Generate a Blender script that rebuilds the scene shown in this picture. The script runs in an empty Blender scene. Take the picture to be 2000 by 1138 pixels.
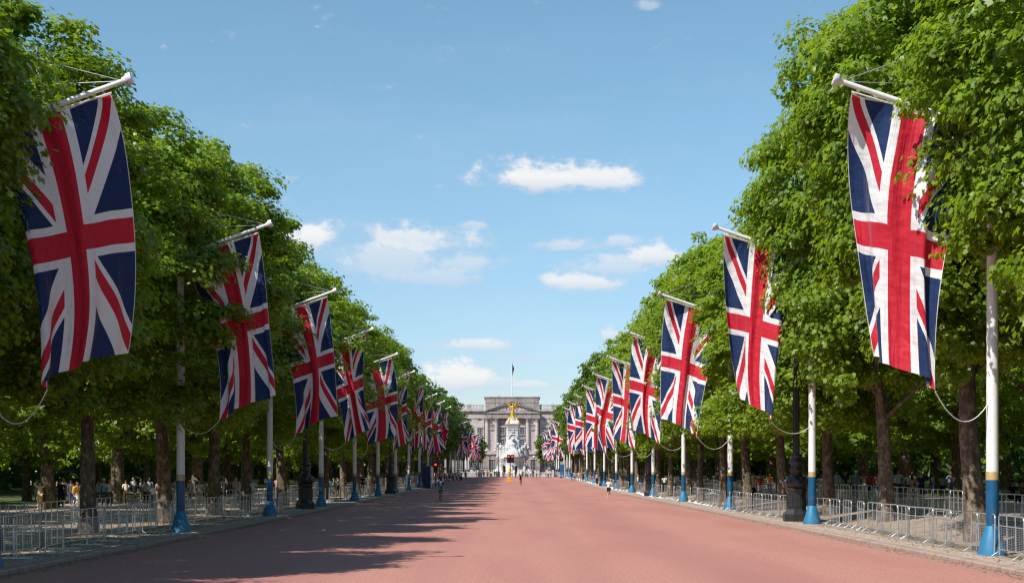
import bpy, math, random
import numpy as np
from mathutils import Vector, Matrix

# ------------------------------------------------------------------ camera, light, exposure
S = bpy.context.scene
COL = S.collection
R = math.radians
FPX = 2800.0                      # focal length in photo pixels (2000 px wide)
CAMZ = 2.4
cam = bpy.data.cameras.new('camera')
cam.sensor_width = 36
cam.lens = 36 * FPX / 2000
cam.shift_y = 0.176
cam.clip_start = 0.1
cam.clip_end = 6000
co = bpy.data.objects.new('camera', cam)
COL.objects.link(co)
co.location = (0, 0, CAMZ)
co.rotation_euler = (R(90), 0, 0)
S.camera = co

SUN_EL = 49.5
SUN_DIR = Vector((-1.0, -0.85, 0)).normalized() * math.cos(R(SUN_EL)) + Vector((0, 0, math.sin(R(SUN_EL))))
sl = bpy.data.lights.new('sun', 'SUN')
sl.energy = 4.5
sl.angle = R(0.53)
sl.color = (1.0, 0.955, 0.88)
so = bpy.data.objects.new('sun', sl)
COL.objects.link(so)
so.rotation_euler = (-SUN_DIR).to_track_quat('-Z', 'Y').to_euler()

S.view_settings.view_transform = 'Standard'
S.view_settings.look = 'None'
S.view_settings.exposure = 0.42
S.view_settings.gamma = 1
S.cycles.use_denoising = True
S.cycles.denoising_prefilter = 'ACCURATE'
S.cycles.pixel_filter_type = 'BLACKMAN_HARRIS'
S.cycles.filter_width = 1.25
S.cycles.max_bounces = 7
S.cycles.diffuse_bounces = 3
S.cycles.glossy_bounces = 2
S.cycles.transmission_bounces = 4
S.cycles.transparent_max_bounces = 6
S.cycles.sample_clamp_indirect = 4.0


# ------------------------------------------------------------------ node helpers
class E:
    """A shader value with arithmetic that writes Math nodes."""
    nt = None

    def __init__(s, x):
        s.x = x

    @staticmethod
    def op(o, *a):
        n = E.nt.nodes.new('ShaderNodeMath')
        n.operation = o
        for i, v in enumerate(a):
            if isinstance(v, E):
                v = v.x
            if isinstance(v, (int, float)):
                n.inputs[i].default_value = v
            else:
                E.nt.links.new(v, n.inputs[i])
        return E(n.outputs[0])

    def __add__(s, b): return E.op('ADD', s, b)
    def __radd__(s, b): return E.op('ADD', b, s)
    def __sub__(s, b): return E.op('SUBTRACT', s, b)
    def __rsub__(s, b): return E.op('SUBTRACT', b, s)
    def __mul__(s, b): return E.op('MULTIPLY', s, b)
    def __rmul__(s, b): return E.op('MULTIPLY', s, b)
    def __truediv__(s, b): return E.op('DIVIDE', s, b)
    def __lt__(s, b): return E.op('LESS_THAN', s, b)
    def __gt__(s, b): return E.op('GREATER_THAN', s, b)
    def abs(s): return E.op('ABSOLUTE', s)
    def sign(s): return E.op('SIGN', s)
    def max(s, b): return E.op('MAXIMUM', s, b)
    def min(s, b): return E.op('MINIMUM', s, b)
    def sqrt(s): return E.op('SQRT', s)
    def frac(s): return E.op('FRACT', s)

    def smooth(s, a, b):
        n = E.nt.nodes.new('ShaderNodeMapRange')
        n.interpolation_type = 'SMOOTHSTEP'
        E.nt.links.new(s.x, n.inputs[0])
        n.inputs[1].default_value = a
        n.inputs[2].default_value = b
        return E(n.outputs[0])


def node(kind, **kw):
    n = E.nt.nodes.new(kind)
    for k, v in kw.items():
        setattr(n, k, v)
    return n


def put(sock, v):
    if isinstance(v, E):
        v = v.x
    if isinstance(v, bpy.types.NodeSocket):
        E.nt.links.new(v, sock)
    else:
        sock.default_value = v


def noise(vec, scale, detail=3, rough=0.55, color=False):
    n = node('ShaderNodeTexNoise')
    if vec is not None:
        put(n.inputs['Vector'], vec)
    n.inputs['Scale'].default_value = scale
    n.inputs['Detail'].default_value = detail
    n.inputs['Roughness'].default_value = rough
    return n.outputs['Color'] if color else E(n.outputs[0])


def mix(f, a, b):
    n = node('ShaderNodeMix', data_type='RGBA')
    put(n.inputs[0], f)
    for i, v in ((6, a), (7, b)):
        put(n.inputs[i], v if not isinstance(v, tuple) else (v[0], v[1], v[2], 1))
    return n.outputs[2]


def xyz(vec):
    n = node('ShaderNodeSeparateXYZ')
    put(n.inputs[0], vec)
    return [E(o) for o in n.outputs]


def combine(x, y, z):
    n = node('ShaderNodeCombineXYZ')
    for i, v in enumerate((x, y, z)):
        put(n.inputs[i], v)
    return n.outputs[0]


def geo_pos():
    return node('ShaderNodeNewGeometry').outputs['Position']


def obj_pos():
    return node('ShaderNodeTexCoord').outputs['Object']


def stretch(vec, s):
    n = node('ShaderNodeVectorMath', operation='MULTIPLY')
    put(n.inputs[0], vec)
    n.inputs[1].default_value = s
    return n.outputs[0]


def new_mat(name):
    m = bpy.data.materials.new(name)
    m.use_nodes = True
    E.nt = m.node_tree
    b = m.node_tree.nodes['Principled BSDF']
    return m, b


def bump(b, h, strength=0.3, dist=0.02):
    n = node('ShaderNodeBump')
    n.inputs['Strength'].default_value = strength
    n.inputs['Distance'].default_value = dist
    put(n.inputs['Height'], h)
    E.nt.links.new(n.outputs[0], b.inputs['Normal'])


def simple(name, c, rough=0.6, metal=0.0, var=0.12, scale=3.0, spec=0.5, bmp=0.0):
    """A plain procedural paint, cloth or metal with uneven tone."""
    m, b = new_mat(name)
    p = obj_pos()
    n = noise(p, scale, 4)
    k = n.smooth(0.3, 0.7)
    lo = tuple(x * (1 - var) for x in c)
    hi = tuple(min(1, x * (1 + var)) for x in c)
    put(b.inputs['Base Color'], mix(k, lo, hi))
    put(b.inputs['Roughness'], (noise(p, scale * 4, 2) * 0.2) + (rough - 0.1))
    b.inputs['Metallic'].default_value = metal
    b.inputs['Specular IOR Level'].default_value = spec
    if bmp:
        bump(b, noise(p, scale * 8, 3), bmp, 0.02)
    return m


# ------------------------------------------------------------------ sky
W = bpy.data.worlds.new('World')
S.world = W
W.use_nodes = True
E.nt = W.node_tree
bg = W.node_tree.nodes['Background']
sky = node('ShaderNodeTexSky', sky_type='NISHITA')
sky.sun_disc = False
sky.sun_elevation = R(SUN_EL)
sky.sun_rotation = math.atan2(SUN_DIR.x, SUN_DIR.y)
sky.altitude = 20
sky.air_density = 1.0
sky.dust_density = 0.25
sky.ozone_density = 3.0
bg.inputs[1].default_value = 0.118
tc = node('ShaderNodeTexCoord').outputs['Generated']
dx, dy, dz = xyz(tc)
front = dy.max(0.04)
u = dx / front
v = dz / front
w_ = combine(u, v, 0.0)
warp = noise(stretch(w_, (1, 1.5, 1)), 28, 5, 0.6)
warp2 = noise(stretch(w_, (1, 1.6, 1)), 90, 5, 0.65)
fld = None
cloud_lit = None
for cx, cy, sx, sy, k in (   # cumulus clouds: centre and half size in 1/2800 of the view distance, density
        (1040, 350, 105, 30, 1.0), (1165, 352, 85, 27, .95), (815, 470, 92, 32, .8), (770, 515, 95, 46, .6), (900, 520, 60, 26, .55), (850, 545, 90, 22, .5),
        (604, 464, 50, 30, 1.0), (918, 441, 26, 11, .55), (1115, 481, 56, 15, .6), (1215, 473, 34, 13, .6),
        (1185, 522, 75, 28, .6), (1278, 500, 48, 24, .9), (1140, 553, 62, 21, .85), (935, 676, 58, 13, .7),
        (905, 738, 70, 32, .95), (960, 748, 60, 18, .55), (1032, 753, 66, 11, .6), (1265, 12, 22, 12, .5), (1198, 655, 18, 16, .7),
        (1010, 702, 60, 9, .3), (690, 500, 60, 30, .25), (860, 750, 50, 24, .7)):
    a = (u - (cx - 1000) / 2800) / (sx * 1.22 / 2800)
    b_ = (v - (921 - cy) / 2800) / (sy * 1.22 / 2800)
    b2 = b_.max(b_ * -1.6)            # flatter underneath
    d = (1 - (a * a + b2 * b2).sqrt()).max(-0.6)
    d = (d + (warp - 0.5) * 2.4 + (warp2 - 0.5) * 1.35)
    d = d.smooth(-0.3, 0.6) * k
    fld = d if fld is None else fld.max(d)
    e = (b_ * 0.5 + 0.5).min(1).max(0) * d
    cloud_lit = e if cloud_lit is None else cloud_lit.max(e)
mask = fld * (dy > 0.05)
thin = (noise(stretch(w_, (1, 3.2, 1)), 5, 5, 0.6).smooth(0.42, 0.8)) * 0.16 * v.smooth(0.42, 0.05)
tint = node('ShaderNodeHueSaturation')
tint.inputs['Saturation'].default_value = 1.03
tint.inputs['Hue'].default_value = 0.489
put(tint.inputs['Color'], sky.outputs[0])
_m = node('ShaderNodeMix', data_type='RGBA', blend_type='MULTIPLY')
_m.inputs[0].default_value = 1
E.nt.links.new(tint.outputs[0], _m.inputs[6])
_m.inputs[7].default_value = (0.92, 0.955, 0.93, 1)
_m2 = node('ShaderNodeMix', data_type='RGBA', blend_type='MULTIPLY')
_m2.inputs[0].default_value = 1
E.nt.links.new(_m.outputs[2], _m2.inputs[6])
put(_m2.inputs[7], mix((dz / (dx * dx + dy * dy).sqrt().max(0.01)).smooth(-0.02, 0.26), (0.76, 0.76, 0.90), (1.0, 1.0, 1.0)))
skyc = _m2.outputs[2]
cloudc = mix(cloud_lit.smooth(0.05, 0.65), (4.0, 4.45, 5.2), (6.2, 6.05, 5.9))  # cloud shading put into the colour: greyer undersides, whiter tops
c1 = mix(thin * (dy > 0.05), skyc, (5.2, 5.6, 6.2))
c2 = mix((mask * 0.9).min(0.95), c1, cloudc)
W.node_tree.links.new(c2, bg.inputs[0])


# ------------------------------------------------------------------ mesh helpers
class MB:
    def __init__(s):
        s.v = []; s.f = []; s.m = []; s.sm = []; s.mat = 0; s.smooth = False

    def add(s, vs, fs, smooth=None):
        o = len(s.v)
        s.v += [tuple(p) for p in vs]
        for f in fs:
            s.f.append(tuple(i + o for i in f))
            s.m.append(s.mat)
            s.sm.append(s.smooth if smooth is None else smooth)
        return s

    def box(s, x0, x1, y0, y1, z0, z1, bev=0.0):
        if bev > 0:
            b = min(bev, (x1 - x0) / 2.01, (y1 - y0) / 2.01, (z1 - z0) / 2.01)
            vs = []
            for z, k in ((z0, b), (z0 + b, 0), (z1 - b, 0), (z1, b)):
                for (x, y) in ((x0 + b + k * 0, y0 + k), (x1 - b, y0 + k), (x1 - k, y0 + b), (x1 - k, y1 - b), (x1 - b, y1 - k), (x0 + b, y1 - k), (x0 + k, y1 - b), (x0 + k, y0 + b)):
                    vs.append((x, y, z))
            fs = [tuple(range(7, -1, -1)), tuple(range(24, 32))]
            for l in range(3):
                for i in range(8):
                    j = (i + 1) % 8
                    fs.append((l * 8 + i, l * 8 + j, l * 8 + 8 + j, l * 8 + 8 + i))
            return s.add(vs, fs)
        vs = [(x0, y0, z0), (x1, y0, z0), (x1, y1, z0), (x0, y1, z0), (x0, y0, z1), (x1, y0, z1), (x1, y1, z1), (x0, y1, z1)]
        return s.add(vs, [(3, 2, 1, 0), (4, 5, 6, 7), (0, 1, 5, 4), (1, 2, 6, 5), (2, 3, 7, 6), (3, 0, 4, 7)])

    def tube(s, pts, rad, n=8, cap=True, smooth=True):
        pts = [Vector(p) for p in pts]
        if not hasattr(rad, '__len__'):
            rad = [rad] * len(pts)
        vs = []; fs = []
        up = None
        for i, p in enumerate(pts):
            d = (pts[min(i + 1, len(pts) - 1)] - pts[max(i - 1, 0)]).normalized()
            if up is None:
                up = d.orthogonal().normalized()
            up = (up - d * up.dot(d))
            up = up.normalized() if up.length > 1e-6 else d.orthogonal().normalized()
            q = d.cross(up)
            for k in range(n):
                a = 2 * math.pi * k / n
                vs.append(p + (up * math.cos(a) + q * math.sin(a)) * rad[i])
        for i in range(len(pts) - 1):
            for k in range(n):
                j = (k + 1) % n
                fs.append((i * n + k, i * n + j, (i + 1) * n + j, (i + 1) * n + k))
        s.add(vs, fs, smooth)
        if cap:
            o = len(vs)
            s.add(vs[:n], [tuple(range(n - 1, -1, -1))], False)
            s.add(vs[o - n:], [tuple(range(n))], False)
        return s

    def lathe(s, prof, n=16, c=(0, 0, 0), sx=1, sy=1, smooth=True, rot=0):
        vs = []; fs = []
        for r, z in prof:
            for k in range(n):
                a = 2 * math.pi * k / n + rot
                vs.append((c[0] + r * math.cos(a) * sx, c[1] + r * math.sin(a) * sy, c[2] + z))
        for i in range(len(prof) - 1):
            for k in range(n):
                j = (k + 1) % n
                fs.append((i * n + k, i * n + j, (i + 1) * n + j, (i + 1) * n + k))
        s.add(vs, fs, smooth)
        s.add(vs[:n], [tuple(range(n - 1, -1, -1))], False)
        s.add(vs[-n:], [tuple(range(n))], False)
        return s

    def ball(s, c, r, n=10, sc=(1, 1, 1)):
        prof = [(max(1e-4, math.sin(math.pi * i / n)) * r, -math.cos(math.pi * i / n) * r * sc[2]) for i in range(n + 1)]
        return s.lathe(prof, n + 2, c, sc[0], sc[1])

    def prism(s, poly, y0, y1):
        """poly in x,z extruded along y"""
        n = len(poly)
        vs = [(x, y0, z) for x, z in poly] + [(x, y1, z) for x, z in poly]
        fs = [tuple(range(n)), tuple(range(2 * n - 1, n - 1, -1))] + [(i, i + n, (i + 1) % n + n, (i + 1) % n) for i in range(n)]
        return s.add(vs, fs)

    def mesh(s, name, mats):
        me = bpy.data.meshes.new(name)
        me.from_pydata(s.v, [], s.f)
        for m in (mats if isinstance(mats, (list, tuple)) else [mats]):
            me.materials.append(m)
        me.polygons.foreach_set('material_index', s.m)
        me.polygons.foreach_set('use_smooth', s.sm)
        me.update()
        return me

    def build(s, name, mats, parent=None, loc=(0, 0, 0), rz=0):
        return ob(name, s.mesh(name, mats), parent, loc, rz)


def ob(name, me, parent=None, loc=(0, 0, 0), rz=0):
    o = bpy.data.objects.new(name, me)
    COL.objects.link(o)
    o.location = loc
    o.rotation_euler = (0, 0, rz)
    if parent is not None:
        o.parent = parent
    return o


def tag(o, label=None, cat=None, group=None, kind=None):
    if label: o['label'] = label
    if cat: o['category'] = cat
    if group: o['group'] = group
    if kind: o['kind'] = kind
    return o


def thing(name, label, cat, loc=(0, 0, 0), rz=0, group=None):
    o = ob(name, None, None, loc, rz)
    return tag(o, label, cat, group)


KIDS = {}


def copy_tree(o, parent=None, kids=None):
    c = o.copy()
    COL.objects.link(c)
    c.parent = parent
    for ch in list(o.children):
        copy_tree(ch, c)
    return c


_o = 'first second third fourth fifth sixth seventh eighth ninth tenth eleventh twelfth thirteenth fourteenth fifteenth sixteenth seventeenth eighteenth nineteenth'.split()
ORD = list(_o)
for _t, _te in (('twenty', 'twentieth'), ('thirty', 'thirtieth'), ('forty', 'fortieth'), ('fifty', 'fiftieth'), ('sixty', 'sixtieth'), ('seventy', 'seventieth')):
    ORD += [_te] + ['%s-%s' % (_t, q) for q in _o[:9]]


def gy(y):
    t = min(max((y - 140) / 200.0, 0), 1)
    return 1.0 * t * t * (3 - 2 * t)


def gh(x, y):
    """height of the ground (pavement level off the road)"""
    h = gy(y)
    ax = abs(x)
    if ax > 11.9:
        h += 0.12
    if x > 15:
        h += min(0.5, (x - 15) * 0.13)
    if ax > 40:
        h += min(0.8, (ax - 40) * 0.05)
    return h


def PX(px, y):
    return (px - 1000) * y / FPX


# ------------------------------------------------------------------ ground, road, kerbs
KERB = 11.8


def mat_road():
    m, b = new_mat('red_asphalt')
    p = geo_pos()
    x, y, z = xyz(p)
    f = noise(stretch(p, (1, .45, 1)), 17, 6, 0.85)
    g = noise(p, 2.4, 5, 0.65)
    l = noise(stretch(p, (0.35, 0.05, 1)), 1.0, 3)
    c = mix(f.smooth(0.36, 0.64), (0.295, 0.12, 0.095), (0.52, 0.262, 0.212))
    c = mix(g.smooth(0.35, 0.75) * 0.35, c, (0.5, 0.24, 0.19))
    c = mix(l.smooth(0.4, 0.7) * 0.5, c, (0.33, 0.13, 0.115))
    # worn joint down the middle and darker tyre bands
    wob = noise(stretch(p, (0, 0.25, 0)), 1.0, 2)
    j = (x + 0.6 - (wob * 0.7 - 0.35)).abs() < 0.016
    c = mix(j * 0.18, c, (0.16, 0.08, 0.075))
    band = ((x.abs() - 5.2).abs()).smooth(1.9, 0.3) + (x.abs() - 1.9).abs().smooth(0.9, 0.1) * 0.6
    c = mix(band * 0.34, c, (0.30, 0.135, 0.12))
    # pale grit and specks of litter
    v = node('ShaderNodeTexVoronoi', feature='F1')
    put(v.inputs['Vector'], p)
    v.inputs['Scale'].default_value = 1.7
    sp = E(v.outputs['Distance']) < 0.028
    c = mix(sp * 0.6, c, (0.6, 0.5, 0.42))
    edge = x.abs().smooth(KERB - 1.1, KERB - 0.1)
    c = mix(edge * g.smooth(0.3, 0.6) * 0.6, c, (0.30, 0.22, 0.18))
    put(b.inputs['Base Color'], c)
    b.inputs['Roughness'].default_value = 0.86
    b.inputs['Specular IOR Level'].default_value = 0.3
    bump(b, f, 0.5, 0.01)
    return m


def mat_path():
    m, b = new_mat('gravel_path')
    p = geo_pos()
    x, y, z = xyz(p)
    f = noise(p, 25, 4, 0.7)
    g = noise(p, 1.3, 5, 0.6)
    c = mix(f.smooth(0.3, 0.7), (0.30, 0.225, 0.16), (0.44, 0.34, 0.25))
    c = mix(g.smooth(0.4, 0.65) * 0.6, c, (0.20, 0.13, 0.08))
    lit = noise(p, 6, 3, 0.7).smooth(0.56, 0.62) * (x.abs().smooth(13.0, 13.6))
    c = mix(lit * 0.55, c, (0.22, 0.10, 0.035))
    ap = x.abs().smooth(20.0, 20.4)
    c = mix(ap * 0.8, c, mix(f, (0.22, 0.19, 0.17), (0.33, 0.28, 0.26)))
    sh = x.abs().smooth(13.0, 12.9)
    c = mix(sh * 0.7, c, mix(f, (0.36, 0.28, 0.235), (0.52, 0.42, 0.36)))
    put(b.inputs['Base Color'], c)
    b.inputs['Roughness'].default_value = 0.9
    bump(b, f, 0.5, 0.02)
    return m


def mat_kerb():
    m, b = new_mat('granite_kerb')
    p = geo_pos()
    x, y, z = xyz(p)
    f = noise(p, 40, 4, 0.7)
    c = mix(f.smooth(0.3, 0.7), (0.26, 0.18, 0.15), (0.45, 0.34, 0.28))
    c = mix(noise(p, 2.2, 3).smooth(0.45, 0.7) * 0.5, c, (0.17, 0.13, 0.11))
    j = (((y / 1.05).frac() - 0.5).abs()) > 0.488
    c = mix(j * 0.8, c, (0.05, 0.04, 0.035))
    put(b.inputs['Base Color'], c)
    b.inputs['Roughness'].default_value = 0.8
    bump(b, f, 0.5, 0.015)
    return m


def mat_grass():
    m, b = new_mat('park_grass')
    p = geo_pos()
    f = noise(p, 12, 4, 0.7)
    c = mix(f.smooth(0.3, 0.7), (0.035, 0.06, 0.014), (0.08, 0.12, 0.028))
    c = mix(noise(p, 0.4, 3).smooth(0.45, 0.7) * 0.4, c, (0.15, 0.14, 0.06))
    put(b.inputs['Base Color'], c)
    b.inputs['Roughness'].default_value = 0.9
    bump(b, f, 0.8, 0.05)
    return m


M_ROAD, M_PATH, M_KERB, M_GRASS = mat_road(), mat_path(), mat_kerb(), mat_grass()


def sheet(name, xs, ys, zf, m):
    mb = MB(); mb.smooth = True
    nx = len(xs)
    vs = [(x, y, zf(x, y)) for y in ys for x in xs]
    fs = [(j * nx + i, j * nx + i + 1, (j + 1) * nx + i + 1, (j + 1) * nx + i) for j in range(len(ys) - 1) for i in range(nx - 1)]
    mb.add(vs, fs)
    return tag(mb.build(name, m), kind='structure')


YS = [-60, -20, 0] + list(range(20, 360, 10)) + [380, 420, 500, 620]
sheet('ground', [-2500, -900, -300, 300, 900, 2500], [-800, -200] + YS + [900, 2500], lambda x, y: gy(y) - 0.25, M_GRASS)
sheet('road', [-KERB, -6, 0, 6, KERB], YS[:-4] + [358], lambda x, y: gy(y), M_ROAD)
sheet('road', [-70, -35, 0, 35, 70], [358, 380, 420, 470, 548], lambda x, y: gy(y) + 0.004, M_ROAD)
YP = [y for y in YS if y < 358] + [357.5]
for sx in (-1, 1):
    xs = [12.15, 13, 14, 15, 16.5, 18, 20, 24, 28, 33]
    xs = sorted(sx * x for x in xs)
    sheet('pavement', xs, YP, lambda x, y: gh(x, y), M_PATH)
    xs = sorted(sx * x for x in [33, 40, 48, 60, 90, 160])
    sheet('park_lawn', xs, YP, lambda x, y: gh(x, y) - 0.01, M_GRASS)
    # kerb as a continuous bevelled profile following the road level
    mb = MB()
    prof = [(KERB - 0.0, -0.1), (KERB + 0.0, 0.085), (KERB + 0.035, 0.122), (KERB + 0.35, 0.13), (KERB + 0.353, 0.0)]
    vs = []; n = len(prof)
    for y in YP:
        for px, pz in prof:
            vs.append((sx * px, y, gy(y) + pz))
    fs = []
    for j in range(len(YP) - 1):
        for i in range(n - 1):
            q = (j * n + i, j * n + i + 1, (j + 1) * n + i + 1, (j + 1) * n + i)
            fs.append(q if sx > 0 else q[::-1])
    mb.add(vs, fs)
    tag(mb.build('kerb', M_KERB), kind='structure')


def litter():
    rng = np.random.default_rng(3)
    mb = MB()
    for side in (-1, 1):
        for i in range(5200):
            y = 30 + rng.random() ** 1.6 * 120
            x = side * (12.3 + abs(rng.normal(0, 1.0)) * 1.3) if i % 3 else side * (KERB - .02 - rng.random() ** 2 * .5)
            z = (gh(x, y) if abs(x) > 12.15 else (gy(y) if abs(x) < KERB else gy(y) + .13)) + .006
            a = rng.random() * 6.28; s_ = rng.uniform(.02, .055)
            c, d = math.cos(a) * s_, math.sin(a) * s_
            mb.add([(x - c, y - d, z), (x + d * .6, y - c * .6, z + .012), (x + c, y + d, z + .004), (x - d * .6, y + c * .6, z + .01)], [(0, 1, 2, 3)])
    m, b = new_mat('dry_leaf')
    put(b.inputs['Base Color'], mix(noise(geo_pos(), 3, 2).smooth(.35, .65), (0.20, 0.11, 0.045), (0.40, 0.29, 0.15)))
    b.inputs['Roughness'].default_value = 0.9
    tag(mb.build('fallen_leaves', m), 'dry brown leaves and bark scraps strewn along the kerbs and barrier feet', kind='stuff')


litter()


# ------------------------------------------------------------------ trees
def mat_leaf(name, a, b2, tr):
    m, b = new_mat(name)
    at = node('ShaderNodeAttribute', attribute_name='rnd').outputs['Fac']
    oi = node('ShaderNodeObjectInfo').outputs['Random']
    k = (E(at) * 0.8 + E(oi) * 0.3 - 0.05).max(0).min(1)
    c = mix(k, a, b2)
    put(b.inputs['Base Color'], c)
    b.inputs['Roughness'].default_value = 0.42
    b.inputs['Specular IOR Level'].default_value = 0.4
    t = node('ShaderNodeBsdfTranslucent')
    put(t.inputs[0], mix(E(at), tr, (tr[0] * 1.35, tr[1] * 1.2, tr[2])))
    ms = node('ShaderNodeMixShader')
    ms.inputs[0].default_value = 0.42
    E.nt.links.new(b.outputs[0], ms.inputs[1])
    E.nt.links.new(t.outputs[0], ms.inputs[2])
    E.nt.links.new(ms.outputs[0], E.nt.nodes['Material Output'].inputs[0])
    return m


M_LEAF = mat_leaf('plane_leaf', (0.056, 0.114, 0.010), (0.225, 0.335, 0.026), (0.36, 0.52, 0.02))
M_LEAF_FAR_SHADED = mat_leaf('shade_darkened_far_leaf', (0.040, 0.086, 0.010), (0.135, 0.215, 0.020), (0.22, 0.36, 0.018))  # leaf colour darkened in place of the self-shadowing that coarse far crowns lose
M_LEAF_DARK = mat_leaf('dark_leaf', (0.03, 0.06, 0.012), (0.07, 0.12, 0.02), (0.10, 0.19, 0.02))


def mat_bark(name, a, b2, patch):
    m, b = new_mat(name)
    p = obj_pos()
    f = noise(stretch(p, (1, 1, 0.45)), 9, 5, 0.65)
    g = noise(stretch(p, (1, 1, 0.6)), 4.5, 3, 0.6)
    c = mix(f.smooth(0.3, 0.7), a, b2)
    c = mix(g.smooth(0.52, 0.58) * 0.55, c, patch)
    put(b.inputs['Base Color'], c)
    b.inputs['Roughness'].default_value = 0.9
    b.inputs['Specular IOR Level'].default_value = 0.2
    bump(b, f + g * 0.6, 0.9, 0.06)
    return m


M_BARK = mat_bark('plane_bark', (0.075, 0.055, 0.040), (0.17, 0.13, 0.095), (0.30, 0.25, 0.18))

LEAF_HI = np.array([(0, 0), (-.44, .14), (-.30, .36), (-.52, .62), (-.24, .68), (0, 1.0), (.24, .68), (.52, .62), (.30, .36), (.44, .14)])
LEAF_MID = np.array([(0, 0), (-.5, .42), (-.14, .52), (0, 1.0), (.14, .52), (.5, .42)])
LEAF_LO = np.array([(0, 0), (-.45, .5), (0, 1.0), (.45, .5)])


def leaves_mesh(name, pos, nrm, size, rng, shape, mat):
    """one polygon per leaf, all in one foliage mesh"""
    n = len(pos)
    k = len(shape)
    nrm = nrm / np.linalg.norm(nrm, axis=1)[:, None]
    d = rng.normal(size=(n, 3)) + np.array([0, 0, -0.5])
    d -= nrm * np.sum(d * nrm, axis=1)[:, None]
    d /= np.linalg.norm(d, axis=1)[:, None] + 1e-9
    s = np.cross(nrm, d)
    sz = size * rng.uniform(0.65, 1.3, n)
    sh = shape.copy(); sh[:, 1] -= 0.5
    fold = np.abs(shape[:, 0]) * -0.35
    v = (pos[:, None, :] + (s[:, None, :] * sh[None, :, 0, None] + d[:, None, :] * sh[None, :, 1, None] + nrm[:, None, :] * fold[None, :, None]) * sz[:, None, None])
    me = bpy.data.meshes.new(name)
    me.vertices.add(n * k)
    me.vertices.foreach_set('co', v.reshape(-1).astype(np.float32))
    me.loops.add(n * k)
    me.loops.foreach_set('vertex_index', np.arange(n * k, dtype=np.int32))
    me.polygons.add(n)
    me.polygons.foreach_set('loop_start', np.arange(n, dtype=np.int32) * k)
    me.polygons.foreach_set('loop_total', np.full(n, k, dtype=np.int32))
    at = me.attributes.new('rnd', 'FLOAT', 'FACE')
    at.data.foreach_set('value', rng.random(n).astype(np.float32))
    me.materials.append(mat)
    me.update(calc_edges=True)
    me.validate()
    return me


def crown_points(rng, rx, z0, z1, ncl, per, rcl=(0.45, 1.25), inner=0.18, low=0.84):
    zc = (z0 + z1) / 2
    rz = (z1 - z0) / 2
    d = rng.normal(size=(ncl, 3))
    d /= np.linalg.norm(d, axis=1)[:, None]
    p = 2.7
    sc = (np.abs(d) ** p).sum(axis=1) ** (-1 / p)
    ph = rng.uniform(0, 6.28, 6)
    lump = 1 + 0.14 * np.sin(d[:, 0] * 4 + ph[0]) * np.sin(d[:, 2] * 5 + ph[1]) + 0.11 * np.sin(d[:, 1] * 6 + ph[2] + d[:, 2] * 3) + 0.06 * np.sin(d[:, 0] * 9 + d[:, 1] * 7 + ph[3])
    r = 1 - np.abs(rng.normal(0, 0.13, ncl))
    isin = rng.random(ncl) < inner
    r[isin] = rng.uniform(0.35, 0.85, isin.sum())
    out = rng.random(ncl) < 0.15
    r[out] = rng.uniform(1.0, 1.11, out.sum())
    lump /= lump.max() * 0.93
    c = d * (sc * lump * r)[:, None]
    # narrower towards the bottom and rounded at the top
    t = (c[:, 2] + 1) / 2
    nar = np.interp(t, [0, 0.25, 0.55, 0.8, 1.0], [low, 0.98, 1.0, 0.95, 0.66])
    c[:, 0] *= rx * nar
    c[:, 1] *= rx * nar
    c[:, 2] = zc + c[:, 2] * rz
    rad = rng.uniform(rcl[0], rcl[1], ncl)
    ci = np.repeat(np.arange(ncl), per)
    n = len(ci)
    g = rng.normal(size=(n, 3))
    g /= np.linalg.norm(g, axis=1)[:, None]
    rr = rng.random(n) ** 0.45
    off = g * rr[:, None] * rad[ci][:, None]
    off[:, 2] *= 0.55
    # sprays droop at their outer side
    od = d[ci] * np.array([1, 1, 0.3])
    off[:, 2] -= 0.28 * np.maximum(0, np.sum(off * od, axis=1))
    pos = c[ci] + off
    nrm = od * 0.55 + g * 0.55 + np.array([0, 0, 0.75]) + rng.normal(0, 0.38, (n, 3))
    return pos, nrm


CROWNS = {}


def crown_mesh(kind, var):
    key = (kind, var)
    if key in CROWNS:
        return CROWNS[key]
    rng = np.random.default_rng(hash(kind) % 1 + 17 * var + {'near': 1, 'mid': 200, 'far': 400, 'lowa': 600, 'lowb': 800}[kind])
    # unit crown: rows by the kerb span 4.6 m to 17 m
    if kind == 'near':
        pos, nrm = crown_points(rng, 5.15, 3.7, 17, 500, 185, inner=0.12, low=0.9)
        me = leaves_mesh('crown', pos, nrm, 0.17, rng, LEAF_HI, M_LEAF)
    elif kind == 'mid':
        pos, nrm = crown_points(rng, 5.15, 3.8, 17, 490, 78, low=0.9)
        me = leaves_mesh('crown', pos, nrm, 0.265, rng, LEAF_MID, M_LEAF)
    elif kind == 'far':
        pos, nrm = crown_points(rng, 5.15, 4.6, 17, 360, 40, (0.6, 1.25))
        me = leaves_mesh('crown', pos, nrm, 0.42, rng, LEAF_LO, M_LEAF_FAR_SHADED)
    elif kind == 'lowa':     # park side rows: broad and hanging low
        pos, nrm = crown_points(rng, 5.6, 2.5, 16, 270, 62, (0.55, 1.15), 0.08, 0.85)
        me = leaves_mesh('crown', pos, nrm, 0.33, rng, LEAF_MID, M_LEAF)
    else:
        pos, nrm = crown_points(rng, 5.6, 2.7, 16, 210, 34, (0.6, 1.2), 0.08, 0.85)
        me = leaves_mesh('crown', pos, nrm, 0.5, rng, LEAF_LO, M_LEAF)
    CROWNS[key] = me
    return me


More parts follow.
